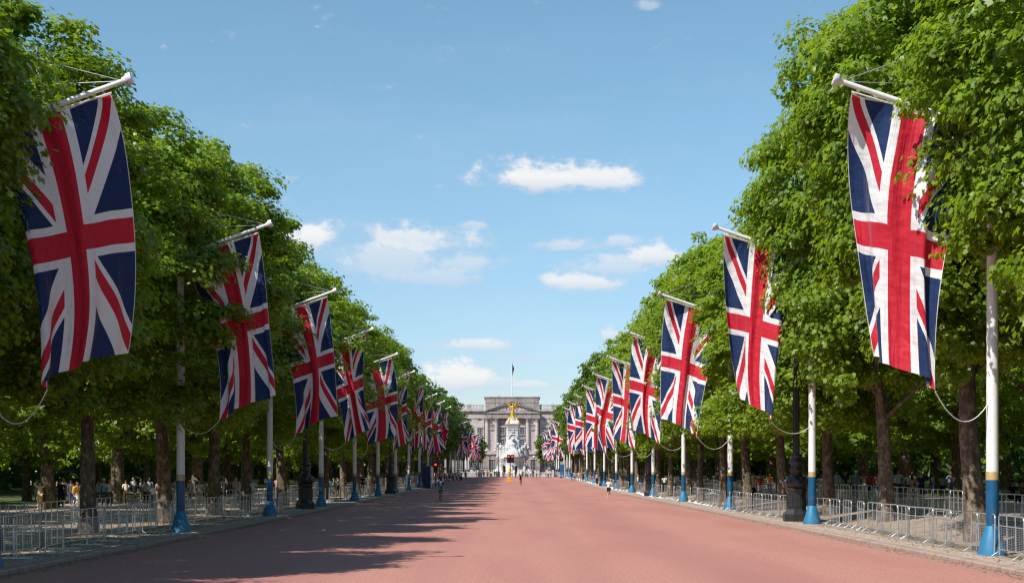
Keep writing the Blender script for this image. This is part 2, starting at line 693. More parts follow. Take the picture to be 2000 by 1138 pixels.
def trunk_mesh(seed, r0, lean, h=9.0, limbs=7, n=12):
    rnd = random.Random(seed)
    mb = MB()
    pts = []; rad = []
    ax = rnd.uniform(-.25, .25); ay = rnd.uniform(-.25, .25)
    for i in range(11):
        t = i / 10
        z = -0.15 + h * t
        pts.append((lean[0] * t * h + math.sin(t * 3 + seed) * ax, lean[1] * t * h + math.sin(t * 2.3 + seed) * ay, z))
        fl = 1.45 if i == 0 else (1.12 if i == 1 else 1)
        rad.append(r0 * fl * (1 - 0.42 * t) * rnd.uniform(0.95, 1.07))
    mb.tube(pts, rad, n)
    top = Vector(pts[-1])
    for k in range(limbs):
        a = 6.283 * k / limbs + rnd.uniform(-.4, .4)
        st = rnd.uniform(0.52, 1.0)
        i = min(10, int(st * 10))
        b0 = Vector(pts[i])
        L = rnd.uniform(2.6, 4.3)
        up = rnd.uniform(2.0, 6.0)
        p1 = b0 + Vector((math.cos(a) * L * .4, math.sin(a) * L * .4, up * .35))
        p2 = b0 + Vector((math.cos(a) * L * .75, math.sin(a) * L * .75, up * .7))
        p3 = b0 + Vector((math.cos(a) * L, math.sin(a) * L, up))
        r = rad[i] * rnd.uniform(.38, .55)
        mb.tube([b0, p1, p2, p3], [r, r * .75, r * .5, r * .2], 7)
        for q in range(2):
            a2 = a + rnd.choice([-1, 1]) * rnd.uniform(.5, 1.1)
            s = p1.lerp(p2, rnd.random())
            e = s + Vector((math.cos(a2) * 1.5, math.sin(a2) * 1.5, rnd.uniform(.3, 1.8)))
            mb.tube([s, s.lerp(e, .5) + Vector((0, 0, .15)), e], [r * .4, r * .28, r * .1], 5)
    return mb.mesh('trunk', M_BARK)


TR = random.Random(5)


def tree(x, y, kind, label, group, r0=0.3, lean=(0, 0), hs=1.0, ws=1.0, var=None, rz=None, name='plane_tree'):
    z = gh(x, y)
    root = thing(name, label, 'tree', (x, y, z), 0, group)
    t = ob('trunk', trunk_mesh(TR.randrange(9999), r0, lean, 9.0, 7 if kind != 'far' else 4, 12 if kind == 'near' else 8), root)
    c = ob('crown', crown_mesh(kind, TR.randrange(3) if var is None else var), root)
    c.rotation_euler = (0, 0, TR.uniform(0, 6.28) if rz is None else rz)
    c.scale = (ws * 1.1, ws * 1.1, hs * 1.03)
    c.location = (lean[0] * 8, lean[1] * 8, 0)
    return root


# kerbside rows. (photo x of the trunk foot -> distance) measured along each row
def row(side, dists, L0, hs, seed):
    rnd = random.Random(seed)
    sname = 'left' if side < 0 else 'right'
    for i, d in enumerate(dists):
        y, L, r0, lean, ws, h2 = (list(d) + [0, 15.0, 0.3, (0, 0), 1.0, 1.0][len(d):]) if isinstance(d, tuple) else (d, L0 + rnd.uniform(-.4, .4), rnd.uniform(.24, .34), (rnd.uniform(-.02, .02), rnd.uniform(-.02, .02)), rnd.uniform(.9, 1.03), rnd.uniform(.95, 1.04))
        kind = 'near' if y < 82 else ('mid' if y < 170 else 'far')
        L += 0.6 if y > 74 else 0
        tree(side * L, y, kind, 'leafy plane tree, %s back from the viewer in the %s-hand kerbside row' % (ORD[i], sname),
             'plane trees in the kerbside rows', r0, lean, hs * h2, ws)


LEFT = [(21, 16.4, .36, (0, 0), .98, .88), (31.5, 15.9, .4, (0, 0), 1.0, .98), (42.5, 15.9, .52, (-.01, 0), .95, .96), (53.6, 15.8, .3, (-.02, 0), .98, 1.0),
        (64, 15.6, .34, (0, 0), 1.0, 1.05), (76, 15.2, .34, (0, 0), 1.0, 1.04), (86, 15.4, .28, (0, 0), .97, .94), (97, 15.0, .33, (0, 0), 1.0, 1.04), (109, 15.1, .3, (0, 0), .97, .97), (120, 15, .3, (0, 0), 1, 1.02)]
LEFT += [131 + 11.2 * i for i in range(22)]
RIGHT = [(26.5, 15.8, .36, (0, 0), 1.02, 1.0), (36, 16.0, .36, (0, 0), 1.02, 1.1), (47, 15.4, .36, (-.045, 0), 1.0, 1.2), (62, 16.3, .33, (-.075, 0), 1.0, 1.2), (72, 16.0, .3, (0, 0), .93, .92),
         (83.5, 15.1, .3, (0, 0), 1.0, .92), (95, 15, .33, (0, 0), 1.0, .98), (106, 15, .28, (-.02, 0), 1.0, 1.03), (118, 15, .3, (0, 0), 1, 1.05), (130, 15.1, .34, (.02, 0), .97, .96), (142, 15, .3, (0, 0), 1, 1.0)]
RIGHT += [153 + 11.2 * i for i in range(20)]
row(-1, LEFT, 15.0, 0.97, 11)
row(1, RIGHT, 15.0, 1.08, 12)
rnd = random.Random(31)
for side, sname in ((-1, 'left'), (1, 'right')):
    # second avenue row beyond the walk
    ys = [34 + 13.5 * i for i in range(26)]
    for i, y in enumerate(ys):
        tree(side * (28 + rnd.uniform(-.8, .8)), y + rnd.uniform(-1.5, 1.5), 'lowa' if y < 110 else 'lowb',
             'low-hanging plane tree, %s back in the second row beyond the %s-hand walk' % (ORD[i], sname), 'plane trees of the outer rows',
             rnd.uniform(.42, .6), (rnd.uniform(-.02, .02), rnd.uniform(-.02, .02)), rnd.uniform(.95, 1.08), rnd.uniform(.95, 1.05))
    ys = [44 + 14 * i for i in range(27)]
    for i, y in enumerate(ys):
        tree(side * (40 + rnd.uniform(-2, 2)), y + rnd.uniform(-3, 3), 'lowb',
             'shaded park tree, %s back in the third row beyond the %s-hand walk' % (ORD[i], sname), 'park trees behind the outer rows',
             rnd.uniform(.3, .6), (rnd.uniform(-.06, .06), rnd.uniform(-.04, .04)), rnd.uniform(.9, 1.1), rnd.uniform(1.0, 1.15), name='park_tree')
    # far woodland bank that closes the view under the crowns
    rng = np.random.default_rng(5 + side)
    n = 85000
    yy = 20 + rng.random(n) ** 1.0 * 500
    zz = 0.2 + rng.random(n) ** 0.8 * 15
    lump = np.sin(yy * .35 + zz * .5) * 1.6 + np.sin(yy * .13) * 2 + np.sin(zz * 1.1 + yy * .8)
    xx = side * (55 - 22 * np.clip((yy - 250) / 170, 0, 1) + lump + rng.normal(0, 2.6, n))
    pos = np.stack([xx, yy, zz + 0.6], axis=1)
    nrm = rng.normal(size=(n, 3)) + np.array([-side * .7, -.3, .6])
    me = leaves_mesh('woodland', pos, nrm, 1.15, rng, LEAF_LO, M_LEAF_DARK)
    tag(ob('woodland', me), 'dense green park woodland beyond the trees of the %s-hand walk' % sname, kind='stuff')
# trees by the palace end
for i, (px, y, h, w, lab) in enumerate([(925, 455, .80, .75, 'rounded tree beside the left end of the palace front'), (1072, 455, .82, .8, 'rounded tree beside the right end of the palace front'),
                                     (905, 440, .9, .95, 'tall tree left of the palace front behind the flag cluster'), (1093, 440, .9, .95, 'tall tree right of the palace front behind the flag cluster'),
                                     (880, 425, .95, 1, 'broad tree closing the far end of the left row'), (1118, 425, .95, 1, 'broad tree closing the far end of the right row')]):
    tree(PX(px, y), y, 'far', lab, 'trees at the palace end', .3, (0, 0), h, w, name='round_tree')


# ------------------------------------------------------------------ flags and flagpoles
def mat_flag():
    m, b = new_mat('flag_cloth')
    uvn = node('ShaderNodeUVMap', uv_map='UVMap').outputs[0]
    s, t, _ = xyz(uvn)
    X = (t - 0.5) * 60
    Y = (s - 0.5) * 30
    q5 = 1 / math.sqrt(5)
    dA = (X - Y * 2) * q5
    dB = (X + Y * 2) * q5
    sg = X.sign()
    wd = (dA.abs() < 3).max(dB.abs() < 3)
    ra = dA * sg
    rb = dB * sg * -1
    rd = ((ra > 0) * (ra < 2)).max((rb > 0) * (rb < 2))
    wc = (X.abs() < 5).max(Y.abs() < 5)
    rc = (X.abs() < 3).max(Y.abs() < 3)
    white = (0.85, 0.84, 0.85)
    red = (0.60, 0.012, 0.035)
    c = mix(wd, (0.007, 0.030, 0.115), white)
    c = mix(rd, c, red)
    c = mix(wc, c, white)
    c = mix(rc, c, red)
    hem = (s < 0.006).max(s > 0.994).max(t < 0.004)
    c = mix(hem * 0.8, c, white)
    wr = noise(stretch(uvn, (5, 15, 1)), 1.0, 2, 0.5)
    wr2 = noise(stretch(uvn, (24, 5, 1)), 1.0, 2, 0.5)
    # seams between the sewn panels
    put(b.inputs['Base Color'], c)
    b.inputs['Roughness'].default_value = 0.62
    b.inputs['Specular IOR Level'].default_value = 0.35
    b.inputs['Sheen Weight'].default_value = 0.15
    n = node('ShaderNodeBump')
    n.inputs['Strength'].default_value = 0.8
    n.inputs['Distance'].default_value = 0.11
    put(n.inputs['Height'], wr + wr2 * 0.7)
    E.nt.links.new(n.outputs[0], b.inputs['Normal'])
    tl = node('ShaderNodeBsdfTranslucent')
    put(tl.inputs[0], c)
    E.nt.links.new(n.outputs[0], tl.inputs['Normal'])
    ms = node('ShaderNodeMixShader')
    ms.inputs[0].default_value = 0.3
    E.nt.links.new(b.outputs[0], ms.inputs[1])
    E.nt.links.new(tl.outputs[0], ms.inputs[2])
    E.nt.links.new(ms.outputs[0], E.nt.nodes['Material Output'].inputs[0])
    return m


M_FLAG = mat_flag()
M_ROPE = simple('white_rope', (0.7, 0.68, 0.64), 0.8)
M_POLE = simple('white_pole_paint', (0.74, 0.74, 0.74), 0.35, 0, 0.05, 1.2)
M_BLUE = simple('blue_pole_paint', (0.004, 0.085, 0.19), 0.32, 0, 0.10, 1.5)
M_BLUE2 = simple('bright_blue_cone_paint', (0.006, 0.17, 0.34), 0.55, 0, 0.08, 2.0)
M_GOLD = simple('gold_band_paint', (0.50, 0.36, 0.16), 0.4, 0.2, 0.1)
M_STEEL = simple('galvanised_steel', (0.58, 0.59, 0.61), 0.36, 0.75, 0.16, 6.0)
M_BLACK = simple('black_iron', (0.022, 0.022, 0.025), 0.38, 0.0, 0.25, 5.0, 0.6)


def grime(m):
    E.nt = m.node_tree
    b = m.node_tree.nodes['Principled BSDF']
    src = b.inputs['Base Color'].links[0].from_socket
    p = obj_pos(); x, y, z = xyz(p)
    g = noise(stretch(p, (1, 1, .25)), 7, 5, 0.7)
    k = (g.smooth(0.5, 0.7) * 0.22 + z.smooth(0.6, 0.0) * g.smooth(0.35, 0.7) * 0.5).min(1)
    put(b.inputs['Base Color'], mix(k, src, (0.16, 0.14, 0.12)))


for _m in (M_POLE, M_BLUE, M_BLUE2):
    grime(_m)


def flag_mesh(seed, W, H, slope, nu, nv, turn, tm, tb, pm, pb, phase):
    """s: 0 at the arm tip, 1 at the pole side; +x local points from the tip to the pole; hangs from z=0 at the tip."""
    rnd = random.Random(seed)
    f = [(rnd.uniform(2.0, 3.4), rnd.uniform(-1.4, 1.8), rnd.uniform(0, 6.28), rnd.uniform(.16, .30)),
         (rnd.uniform(4.2, 6.2), rnd.uniform(-2.2, 2.2), rnd.uniform(0, 6.28), rnd.uniform(.34, .55)),
         (rnd.uniform(8, 12), rnd.uniform(-4, 5), rnd.uniform(0, 6.28), rnd.uniform(.18, .32))]
    twist = rnd.choice([-1, 1]) * (rnd.uniform(8, 24) if turn < 35 or nu < 40 else rnd.uniform(0, 7))
    vs = []
    for j in range(nv + 1):
        v = j / nv
        amp = 0.35 + 0.85 * v ** 0.7
        # integrate from the pole side, which hangs nearly straight
        xs = [0.0] * (nu + 1); ys = [0.0] * (nu + 1)
        x = y = 0
        th_prev = 0
        for i in range(nu, -1, -1):
            s = i / nu
            edge = max(0.0, (0.45 - s) / 0.45)
            th = R(turn) * (edge ** 0.7) * min(1, v * 2.3) ** 0.8 * (1 + .3 * math.sin(v * 7 + phase))
            for a, b, p, k in f:
                th += k * amp * 2.1 * math.sin(a * s * 3.1 + b * v + p)
            xs[i] = x; ys[i] = y
            x -= math.cos(th) * W / nu
            y += math.sin(th) * W / nu
        for i in range(nu + 1):
            s = i / nu
            e = (xs[i] - xs[0]) / (xs[nu] - xs[0])
            q1, q2 = 4 * v * (1 - v), v * v * 2 - v      # mid and bottom weights of a parabola through 0, v=.5, v=1
            x0 = -(tm * q1 + tb * q2); x1 = W - (pm * q1 + pb * q2)
            xx = x0 + (x1 - x0) * e
            rho = min(1, (x1 - x0) / W)
            cat = 0.02 * math.sin(s * math.pi * 5 + phase) * (1 - v)
            zz = -slope * s * W - H * v * (1 - 0.012 * math.sin(s * 3.1)) - cat
            # pull of the tether at the pole-side corner
            zz -= 0.18 * max(0, v - .8) * 5 * max(0, s - .7)
            yy = ys[i] - (s - .5) * W * math.sqrt(1 - rho * rho) * .55 + 0.22 * math.sin(v * 3.0 + phase) * v
            tw = R(twist) * v ** 0.8
            xc = W * .5
            xx, yy = xc + (xx - xc) * math.cos(tw) - yy * math.sin(tw), (xx - xc) * math.sin(tw) + yy * math.cos(tw)
            vs.append((xx, yy, zz))
    fs = []
    uvs = []
    n1 = nu + 1
    for j in range(nv):
        for i in range(nu):
            q = (j * n1 + i, (j + 1) * n1 + i, (j + 1) * n1 + i + 1, j * n1 + i + 1)
            fs.append(q)
            uvs += [(k % n1 / nu, (k // n1) / nv) for k in q]
    me = bpy.data.meshes.new('flag_cloth')
    me.from_pydata(vs, [], fs)
    uv = me.uv_layers.new(name='UVMap')
    uv.data.foreach_set('uv', [c for p in uvs for c in p])
    me.polygons.foreach_set('use_smooth', [True] * len(fs))
    me.materials.append(M_FLAG)
    me.update()
    return me, vs[-1]


def flagpole(side, i, L, y, k, near):
    """k scales the whole assembly: 1 on the right, .86 on the left"""
    x = side * L
    z = gh(x, y)
    sname = 'left' if side < 0 else 'right'
    o = thing('flagpole', 'white flagpole with blue foot and slanting arm, %s from the viewer on the %s side' % (ORD[i], sname), 'flagpole', (x, y, z), 0, 'flagpoles lining the road')
    r = 0.165 * (1 if side > 0 else .95)
    n = 20 if near else 10
    hb = 2.1 * (1 if side > 0 else .95)
    MB().lathe([(r, hb), (r * .98, 4 * k), (r * .86, 9 * k), (r * .6, 14.8 * k), (r * .3, 15 * k)], n).build('shaft', M_POLE, o)
    MB().lathe([(r * 1.0, 0.74), (r * 1.03, .78), (r * 1.03, hb - .004)], n).build('blue_sleeve', M_BLUE, o)
    MB().lathe([(r * 2.45, 0), (r * 2.45, .05), (r * 1.12, .78), (r * 1.035, .80)], n).build('cone_foot', M_BLUE2, o)
    MB().lathe([(r * 1.045, hb - .04), (r * 1.045, hb + .17), (r * 1.01, hb + .19)], n).build('gold_band', M_GOLD, o)
    reach = (4.15 if side > 0 else 3.25) * (1.0)
    zt = 13.0 if side > 0 else 11.62
    sl_ = 0.34 if side > 0 else 0.36
    tip = Vector((-side * reach, 0, zt))
    root = Vector((0, 0, zt - reach * sl_))
    a = MB(); a.tube([root, root.lerp(tip, .5) + Vector((0, 0, .0)), tip], [.085 * k, .08 * k, .07 * k], 10)
    a.build('arm', M_POLE, o)
    dr = (tip - root).normalized()
    MB().tube([tip - dr * .02, tip + dr * .08, tip + dr * .10, tip + dr * .22], [.09 * k, .13 * k, .17 * k, .165 * k], 12).build('end_cap', M_POLE, o)
    top = Vector((0, 0, 14.6 * k))
    MB().tube([tip, tip.lerp(top, .5) - Vector((0, 0, .06)), top], .012, 5).build('stay_cable', M_STEEL, o)
    if near:
        t2 = Vector((0, .05, zt + .05))
        MB().tube([tip, tip.lerp(t2, .5) - Vector((0, 0, .09)), t2], .01, 5).build('stay_cable', M_STEEL, o)
    # flag: a thing of its own hanging below the arm
    W_, H_ = (3.4, 7.15) if side > 0 else (2.95, 6.1)
    rnd = random.Random(i * 7 + (3 if side > 0 else 50))
    turn = rnd.uniform(40, 66); ph = rnd.uniform(0, 6)
    tm, tb, pm, pb = rnd.uniform(-.3, .35), rnd.uniform(-.5, .25), rnd.uniform(.8, 1.15), rnd.uniform(1.1, 1.6)
    known = {(1, 0): (72, -.34, -.8, 1.0, 1.3, .4), (1, 1): (55, -.26, -.8, 1.0, 1.5, 1.5), (1, 2): (50, .25, .3, .95, 1.6, 1.0), (1, 3): (50, .2, -.1, 1.0, 1.3, 2.0),
             (-1, 0): (56, .32, .2, 1.25, 1.6, 2.2), (-1, 1): (36, .25, .54, 1.35, 1.6, 1.2), (-1, 2): (40, .27, .45, 1.2, 1.4, 3.2)}
    if (side, i) in known:
        turn, tm, tb, pm, pb, ph = known[(side, i)]
    nu, nv = (44, 72) if y < 100 else (20, 30)
    me, corner = flag_mesh(i * 13 + (1 if side > 0 else 77), W_, H_, sl_ * .92, nu, nv, turn, tm, tb, pm, pb, ph)
    fl = ob('flag', me, None, (x - side * (reach - .28), y, z + zt - .30))
    if side < 0:
        for vtx in me.vertices:
            vtx.co.x = -vtx.co.x
        me.flip_normals()
        corner = (-corner[0], corner[1], corner[2])
    tag(fl, 'Union flag hanging lengthwise under the arm of the %s flagpole on the %s side' % (ORD[i], sname), 'flag', 'Union flags lining the road')
    if y < 200:
        c = Vector(corner)
        e = Vector((side * (reach - .28) , 0.0, 4.35 * (1 if side > 0 else .95) - zt + .30))
        sag = 1.0 if i % 2 == 0 else .6
        pts = []
        for q in range(13):
            t = q / 12
            p = c.lerp(e, t)
            p.z -= sag * 4 * t * (1 - t) * .75
            pts.append(p)
        MB().tube(pts, .015, 6).build('tether_rope', M_ROPE, fl)
    # sewn sleeve and the lashing line to the arm
    MB().tube([(0.0, 0, .02), (side * W_ * .5, 0, .03 - sl_ * .92 * W_ * .5), (side * W_, 0, -sl_ * .92 * W_ + .02)], .022, 6).build('header_rope', M_ROPE, fl)


RP = [39.4 + 23.65 * i for i in range(10)] + [327, 343, 362, 405, 425, 447]
LP = [34.3 + 20 * i for i in range(10)] + [292, 315, 333, 389, 412, 432]
for i, y in enumerate(RP):
    flagpole(1, i, 13.2, y, 1.0, y < 140)
for i, y in enumerate(LP):
    flagpole(-1, i, 12.55, y, .86, y < 140)


# ------------------------------------------------------------------ crowd barriers
def barrier_parts(lod):
    W_, H_ = 2.25, 1.12
    fr = MB()
    rd = .021
    k = 10 if lod == 0 else 5
    def loop(x0, x1):
        r = .12
        pts = [(x0, 0, .03), (x0, 0, H_ - r)]
        pts += [(x0 + r * (1 - math.cos(a)), 0, H_ - r + r * math.sin(a)) for a in (R(30), R(60), R(90))]
        pts += [(x1 - r * (1 - math.cos(a)), 0, H_ - r + r * math.sin(a)) for a in (R(90), R(60), R(30))]
        pts += [(x1, 0, H_ - r), (x1, 0, .03)]
        fr.tube(pts, rd, k if lod == 0 else 5)
    loop(-W_ / 2, W_ / 2)
    for x in ((-.38, .38) if lod < 2 else (0,)):
        fr.tube([(x, 0, .19), (x, 0, H_ - .01)], rd * .8, 6 if lod == 0 else 4)
    for z in (.83, .19):
        fr.tube([(-W_ / 2, 0, z), (W_ / 2, 0, z)], rd * .85, 6 if lod == 0 else 4)
    ms = MB()
    if lod == 0:
        for q in range(13):
            z = .235 + q * .045
            ms.tube([(-W_ / 2, .004, z), (W_ / 2, .004, z)], .005, 4, cap=False)
        for q in range(9):
            x = -W_ / 2 + W_ * (q + 1) / 10
            ms.tube([(x, -.003, .19), (x, -.003, .83)], .004, 4, cap=False)
    else:
        for q in range(5):
            z = .27 + q * .11
            ms.box(-W_ / 2, W_ / 2, -.003, .003, z, z + .011)
    feet = []
    for x in (-.95, .95):
        f = MB()
        f.box(x - .03, x + .03, -.5, .5, .003, .022)
        f.tube([(x, -.26, .02), (x, 0, .19), (x, .26, .02)], .013, 5)
        feet.append(f)
    return fr, ms, feet


def barrier_proto(lod):
    fr, ms, feet = barrier_parts(lod)
    if lod == 0:
        return dict(frame=fr.mesh('frame', M_STEEL), mesh=ms.mesh('wire_infill', M_STEEL), foot=[f.mesh('foot', M_STEEL) for f in feet])
    a = MB()
    for q in [fr, ms] + feet:
        a.add(q.v, q.f, True)
    return dict(one=a.mesh('crowd_barrier', M_STEEL))


B0, B1, B2 = barrier_proto(0), barrier_proto(1), barrier_proto(2)
BR = random.Random(9)
N_BAR = 0


def barrier(x, y, rz, label, group):
    global N_BAR
    N_BAR += 1
    z = gh(x, y)
    if y < 95:
        o = thing('crowd_barrier', label, 'barrier', (x, y, z), rz, group)
        ob('frame', B0['frame'], o)
        ob('wire_infill', B0['mesh'], o)
        for f in B0['foot']:
            ob('foot', f, o)
    else:
        o = ob('crowd_barrier', (B1 if y < 150 else B2)['one'], None, (x, y, z), rz)
        tag(o, label, 'barrier', group)
    o.rotation_euler.x = BR.uniform(-.03, .03)


def bar_rows():
    for side, sname, poles in ((-1, 'left', LP), (1, 'right', RP)):
        # front row along the kerb
        y = 32.0 if side < 0 else 35.4
        cnt = {}
        while y < 240:
            x = side * (13.45 + .28 * math.sin(y * .13) + BR.uniform(-.05, .05))
            rz = R(90) + BR.choice([-.11, -.04, 0, .05, .12]) + BR.uniform(-.03, .03)
            bay = sum(1 for p in poles if p < y)
            cnt[bay] = cnt.get(bay, 0) + 1
            if y < 125:
                if bay == 0:
                    lab = 'steel crowd barrier on the %s kerb just in front of the nearest flagpole' % sname if cnt[bay] == 1 else 'steel crowd barrier beside the nearest flagpole on the %s kerb' % sname
                    lab = lab if cnt[bay] < 3 else lab + ', next one back'
                else:
                    lab = 'steel crowd barrier on the %s kerb, %s one beyond the %s flagpole' % (sname, ORD[cnt[bay] - 1], ORD[bay - 1])
            else:
                lab = 'distant steel crowd barrier on the %s kerb, %s one beyond the %s flagpole' % (sname, ORD[cnt[bay] - 1], ORD[bay - 1])
            lamp = (side > 0 and abs(y - 66.4) < 1.3) or (side < 0 and abs(y - 89) < 1.3)
            if not lamp:
                barrier(x, y, rz, lab, 'crowd barriers along the kerbs')
            y += 2.33 + BR.uniform(-.06, .1)
        # second row in front of the walk
        y = 44.0; c = 0
        while y < 172:
            x = side * (18.1 + .45 * math.sin(y * .09 + 1) + BR.uniform(-.08, .08))
            lab = 'steel crowd barrier in the inner line by the %s walk, %s from the near end' % (sname, ORD[c])
            barrier(x, y, R(90) + BR.uniform(-.08, .08), lab, 'crowd barriers of the inner lines')
            c += 1
            y += 2.36 + BR.uniform(-.06, .12)


bar_rows()
# everything further off is one mass
fm = MB()
one = B2['one']
bv = [v.co.copy() for v in one.vertices]
bf = [tuple(p.vertices) for p in one.polygons]


def stamp(x, y, rz):
    M = Matrix.Translation((x, y, gh(x, y))) @ Matrix.Rotation(rz, 4, 'Z')
    fm.add([M @ v for v in bv], bf, True)


for side in (-1, 1):
    y = 241.0
    while y < 352:
        stamp(side * (13.4 + .2 * math.sin(y * .2)), y, R(90)); y += 2.4
x = -31.0
while x < 31:
    if not -1.4 < x < 3.4:
        stamp(x, 336 + .4 * math.sin(x), 0)
    stamp(x, 345, 0.02)
    x += 2.4
tag(fm.build('distant_crowd_barriers', M_STEEL), 'distant lines of steel crowd barriers across the palace end of the road', 'barriers', kind='stuff')


# ------------------------------------------------------------------ lamp posts
def lamp_post(x, y, label):
    z = gh(x, y)
    o = thing('lamp_post', label, 'lamp post', (x, y, z), 0, 'ornate black lamp posts by the kerbs')
    b = MB()
    b.lathe([(.62, 0), (.62, .34), (.58, .40), (.56, .42)], 8, smooth=False, rot=R(22.5))
    b.lathe([(.54, .42), (.50, .48), (.46, .56), (.43, 1.30), (.46, 1.36), (.50, 1.42), (.50, 1.50), (.42, 1.56)], 8, smooth=False, rot=R(22.5))
    for k in range(8):
        a = R(45 * k)
        b.box(-.1, .1, -.012, .012, .66, 1.24)
        q = b.v[-8:]
        M = Matrix.Rotation(a, 4, 'Z') @ Matrix.Translation((0, -.43, 0))
        b.v[-8:] = [tuple(M @ Vector(p)) for p in q]
    b.build('plinth', M_BLACK, o)
    g = MB()
    g.lathe([(.40, 1.54), (.52, 1.66), (.56, 1.80), (.50, 1.94), (.36, 2.06), (.25, 2.16)], 20)
    for k in range(8):
        a = 2 * math.pi * k / 8
        g.ball((.47 * math.cos(a), .47 * math.sin(a), 1.82), .13, 7)
        g.ball((.38 * math.cos(a + .4), .38 * math.sin(a + .4), 1.98), .10, 6)
        g.ball((.44 * math.cos(a + .4), .44 * math.sin(a + .4), 1.66), .09, 6)
    g.build('garland', M_BLACK, o)
    c = MB()
    c.lathe([(.25, 2.14), (.22, 2.24), (.30, 2.34), (.30, 2.40), (.22, 2.48), (.24, 2.62), (.34, 2.70), (.34, 2.78), (.22, 2.86), (.20, 2.95), (.25, 3.02), (.25, 3.06), (.17, 3.12)], 20)
    c.build('collar', M_BLACK, o)
    s = MB()
    n = 24
    prof = [(.165, 3.1), (.15, 5.5), (.12, 7.4)]
    vs = []; fs = []
    for r, zz in prof:
        for k in range(n):
            a = 2 * math.pi * k / n
            rr = r * (1.0 if k % 2 else .88)
            vs.append((rr * math.cos(a), rr * math.sin(a), zz))
    for i in range(2):
        for k in range(n):
            j = (k + 1) % n
            fs.append((i * n + k, i * n + j, (i + 1) * n + j, (i + 1) * n + k))
    s.add(vs, fs, False)
    s.lathe([(.12, 7.4), (.2, 7.46), (.2, 7.52), (.08, 7.6)], 16)
    s.build('shaft', M_BLACK, o)
    ln = MB()
    ln.lathe([(.10, 7.6), (.22, 7.7), (.3, 8.3), (.34, 8.34)], 6, smooth=False)
    l = ln.build('lantern', M_GLASS, o)
    MB().lathe([(.36, 8.342), (.3, 8.45), (.1, 8.62), (.05, 8.8), (.01, 8.9)], 6, smooth=False).build('lantern_roof', M_BLACK, l)


M_GLASS = simple('frosted_glass', (0.6, 0.62, 0.6), 0.15, 0, 0.05)
for px, y, lab in ((1555, 66.4, 'ornate black lamp post with bulbous garland beside the second right-hand flagpole'),
                   (597, 89, 'black lamp post in shade between the third and fourth left-hand flagpoles'),
                   (763, 150, 'dark lamp post beyond the fifth left-hand flagpole'),
                   (1270, 136, 'slim black lamp post beside the fifth right-hand flagpole'),
                   (1178, 207, 'black lamp post beside the eighth right-hand flagpole')):
    lamp_post(PX(px, y), y, lab)


# ------------------------------------------------------------------ traffic lights, keep-left bollard, hoardings
def emit(name, c, s):
    m, b = new_mat(name)
    b.inputs['Base Color'].default_value = (*c, 1)
    b.inputs['Emission Color'].default_value = (*c, 1)
    b.inputs['Emission Strength'].default_value = s
    return m


M_RED = emit('red_signal_light', (1.0, 0.02, 0.01), 5.0)
M_AMBOFF = simple('unlit_lens', (0.05, 0.035, 0.02), 0.3)
M_YEL = simple('yellow_plastic', (0.80, 0.40, 0.02), 0.45)
M_SIGN = simple('blue_sign', (0.01, 0.12, 0.42), 0.4)
M_WHITE = simple('white_paint', (0.78, 0.78, 0.76), 0.5)


def signal(x, y, label, double, h=4.0, on=True):
    z = gh(x, y)
    o = thing('traffic_light', label, 'traffic light', (x, y, z))
    MB().lathe([(.07, 0), (.07, h)], 10).build('post', M_BLACK, o)
    for dx_ in ((-.34, .34) if double else (0,)):
        hd = MB(); hd.box(dx_ - .21, dx_ + .21, -.22, -.02, h - 1.25, h + .05, .04)
        hd.box(dx_ - .3, dx_ + .3, -.02, .01, h - 1.35, h + .15, .005)
        hb = hd.build('signal_head', M_BLACK, o)
        for k, m in enumerate((M_RED if on else M_AMBOFF, M_AMBOFF, M_AMBOFF)):
            zz = h - .2 - .4 * k
            ln = MB(); ln.tube([(dx_, -.225, zz), (dx_, -.245, zz)], .135, 16)
            ln.build('lens', m, hb)
            vz = MB()
            for a0 in range(9):
                a = R(a0 * 22.5); b_ = R(min(8, a0 + 1) * 22.5)
                if a0 < 8:
                    vz.add([(dx_ + .15 * math.cos(a), -.22, zz + .15 * math.sin(a)), (dx_ + .15 * math.cos(b_), -.22, zz + .15 * math.sin(b_)),
                            (dx_ + .15 * math.cos(b_), -.38, zz + .15 * math.sin(b_)), (dx_ + .15 * math.cos(a), -.38, zz + .15 * math.sin(a))], [(0, 1, 2, 3)])
            vz.build('visor', M_BLACK, hb)


signal(PX(997, 262), 262, 'pair of red traffic lights on a black post in mid-road', True, 4.75)
signal(PX(851, 205), 205, 'single red traffic light beside the left kerb', False, 3.4)
signal(PX(985, 334), 334, 'small dark unlit traffic light behind the barriers, left of the memorial steps', False, 2.7, False)
signal(PX(1008, 334), 334, 'small dark unlit traffic light behind the barriers, right of the memorial steps', False, 2.7, False)
yb = 258
xb = PX(995, yb)
o = thing('keep_left_bollard', 'yellow bollard with a round blue sign at the foot of the mid-road traffic light', 'bollard', (xb, yb, gh(xb, yb)))
MB().box(-.42, .42, -.28, .28, 0, .25, .05).build('foot', M_YEL, o)
MB().box(-.3, .3, -.16, .16, .25, 1.7, .08).build('body', M_YEL, o)
sg_ = MB(); sg_.tube([(0, -.163, 1.22), (0, -.19, 1.22)], .25, 20)
sgo = sg_.build('sign_disc', M_SIGN, o)
ar = MB(); ar.prism([(-.13, 1.07), (-.13, 1.24), (-.08, 1.19), (.1, 1.36), (.14, 1.32), (-.03, 1.14), (.03, 1.08)][::-1], -.196, -.191)
ar.build('arrow', M_WHITE, sgo)
MB().lathe([(.28, 1.7), (.24, 1.95), (.1, 2.2), (.05, 2.55)], 12).build('cap', M_YEL, o)

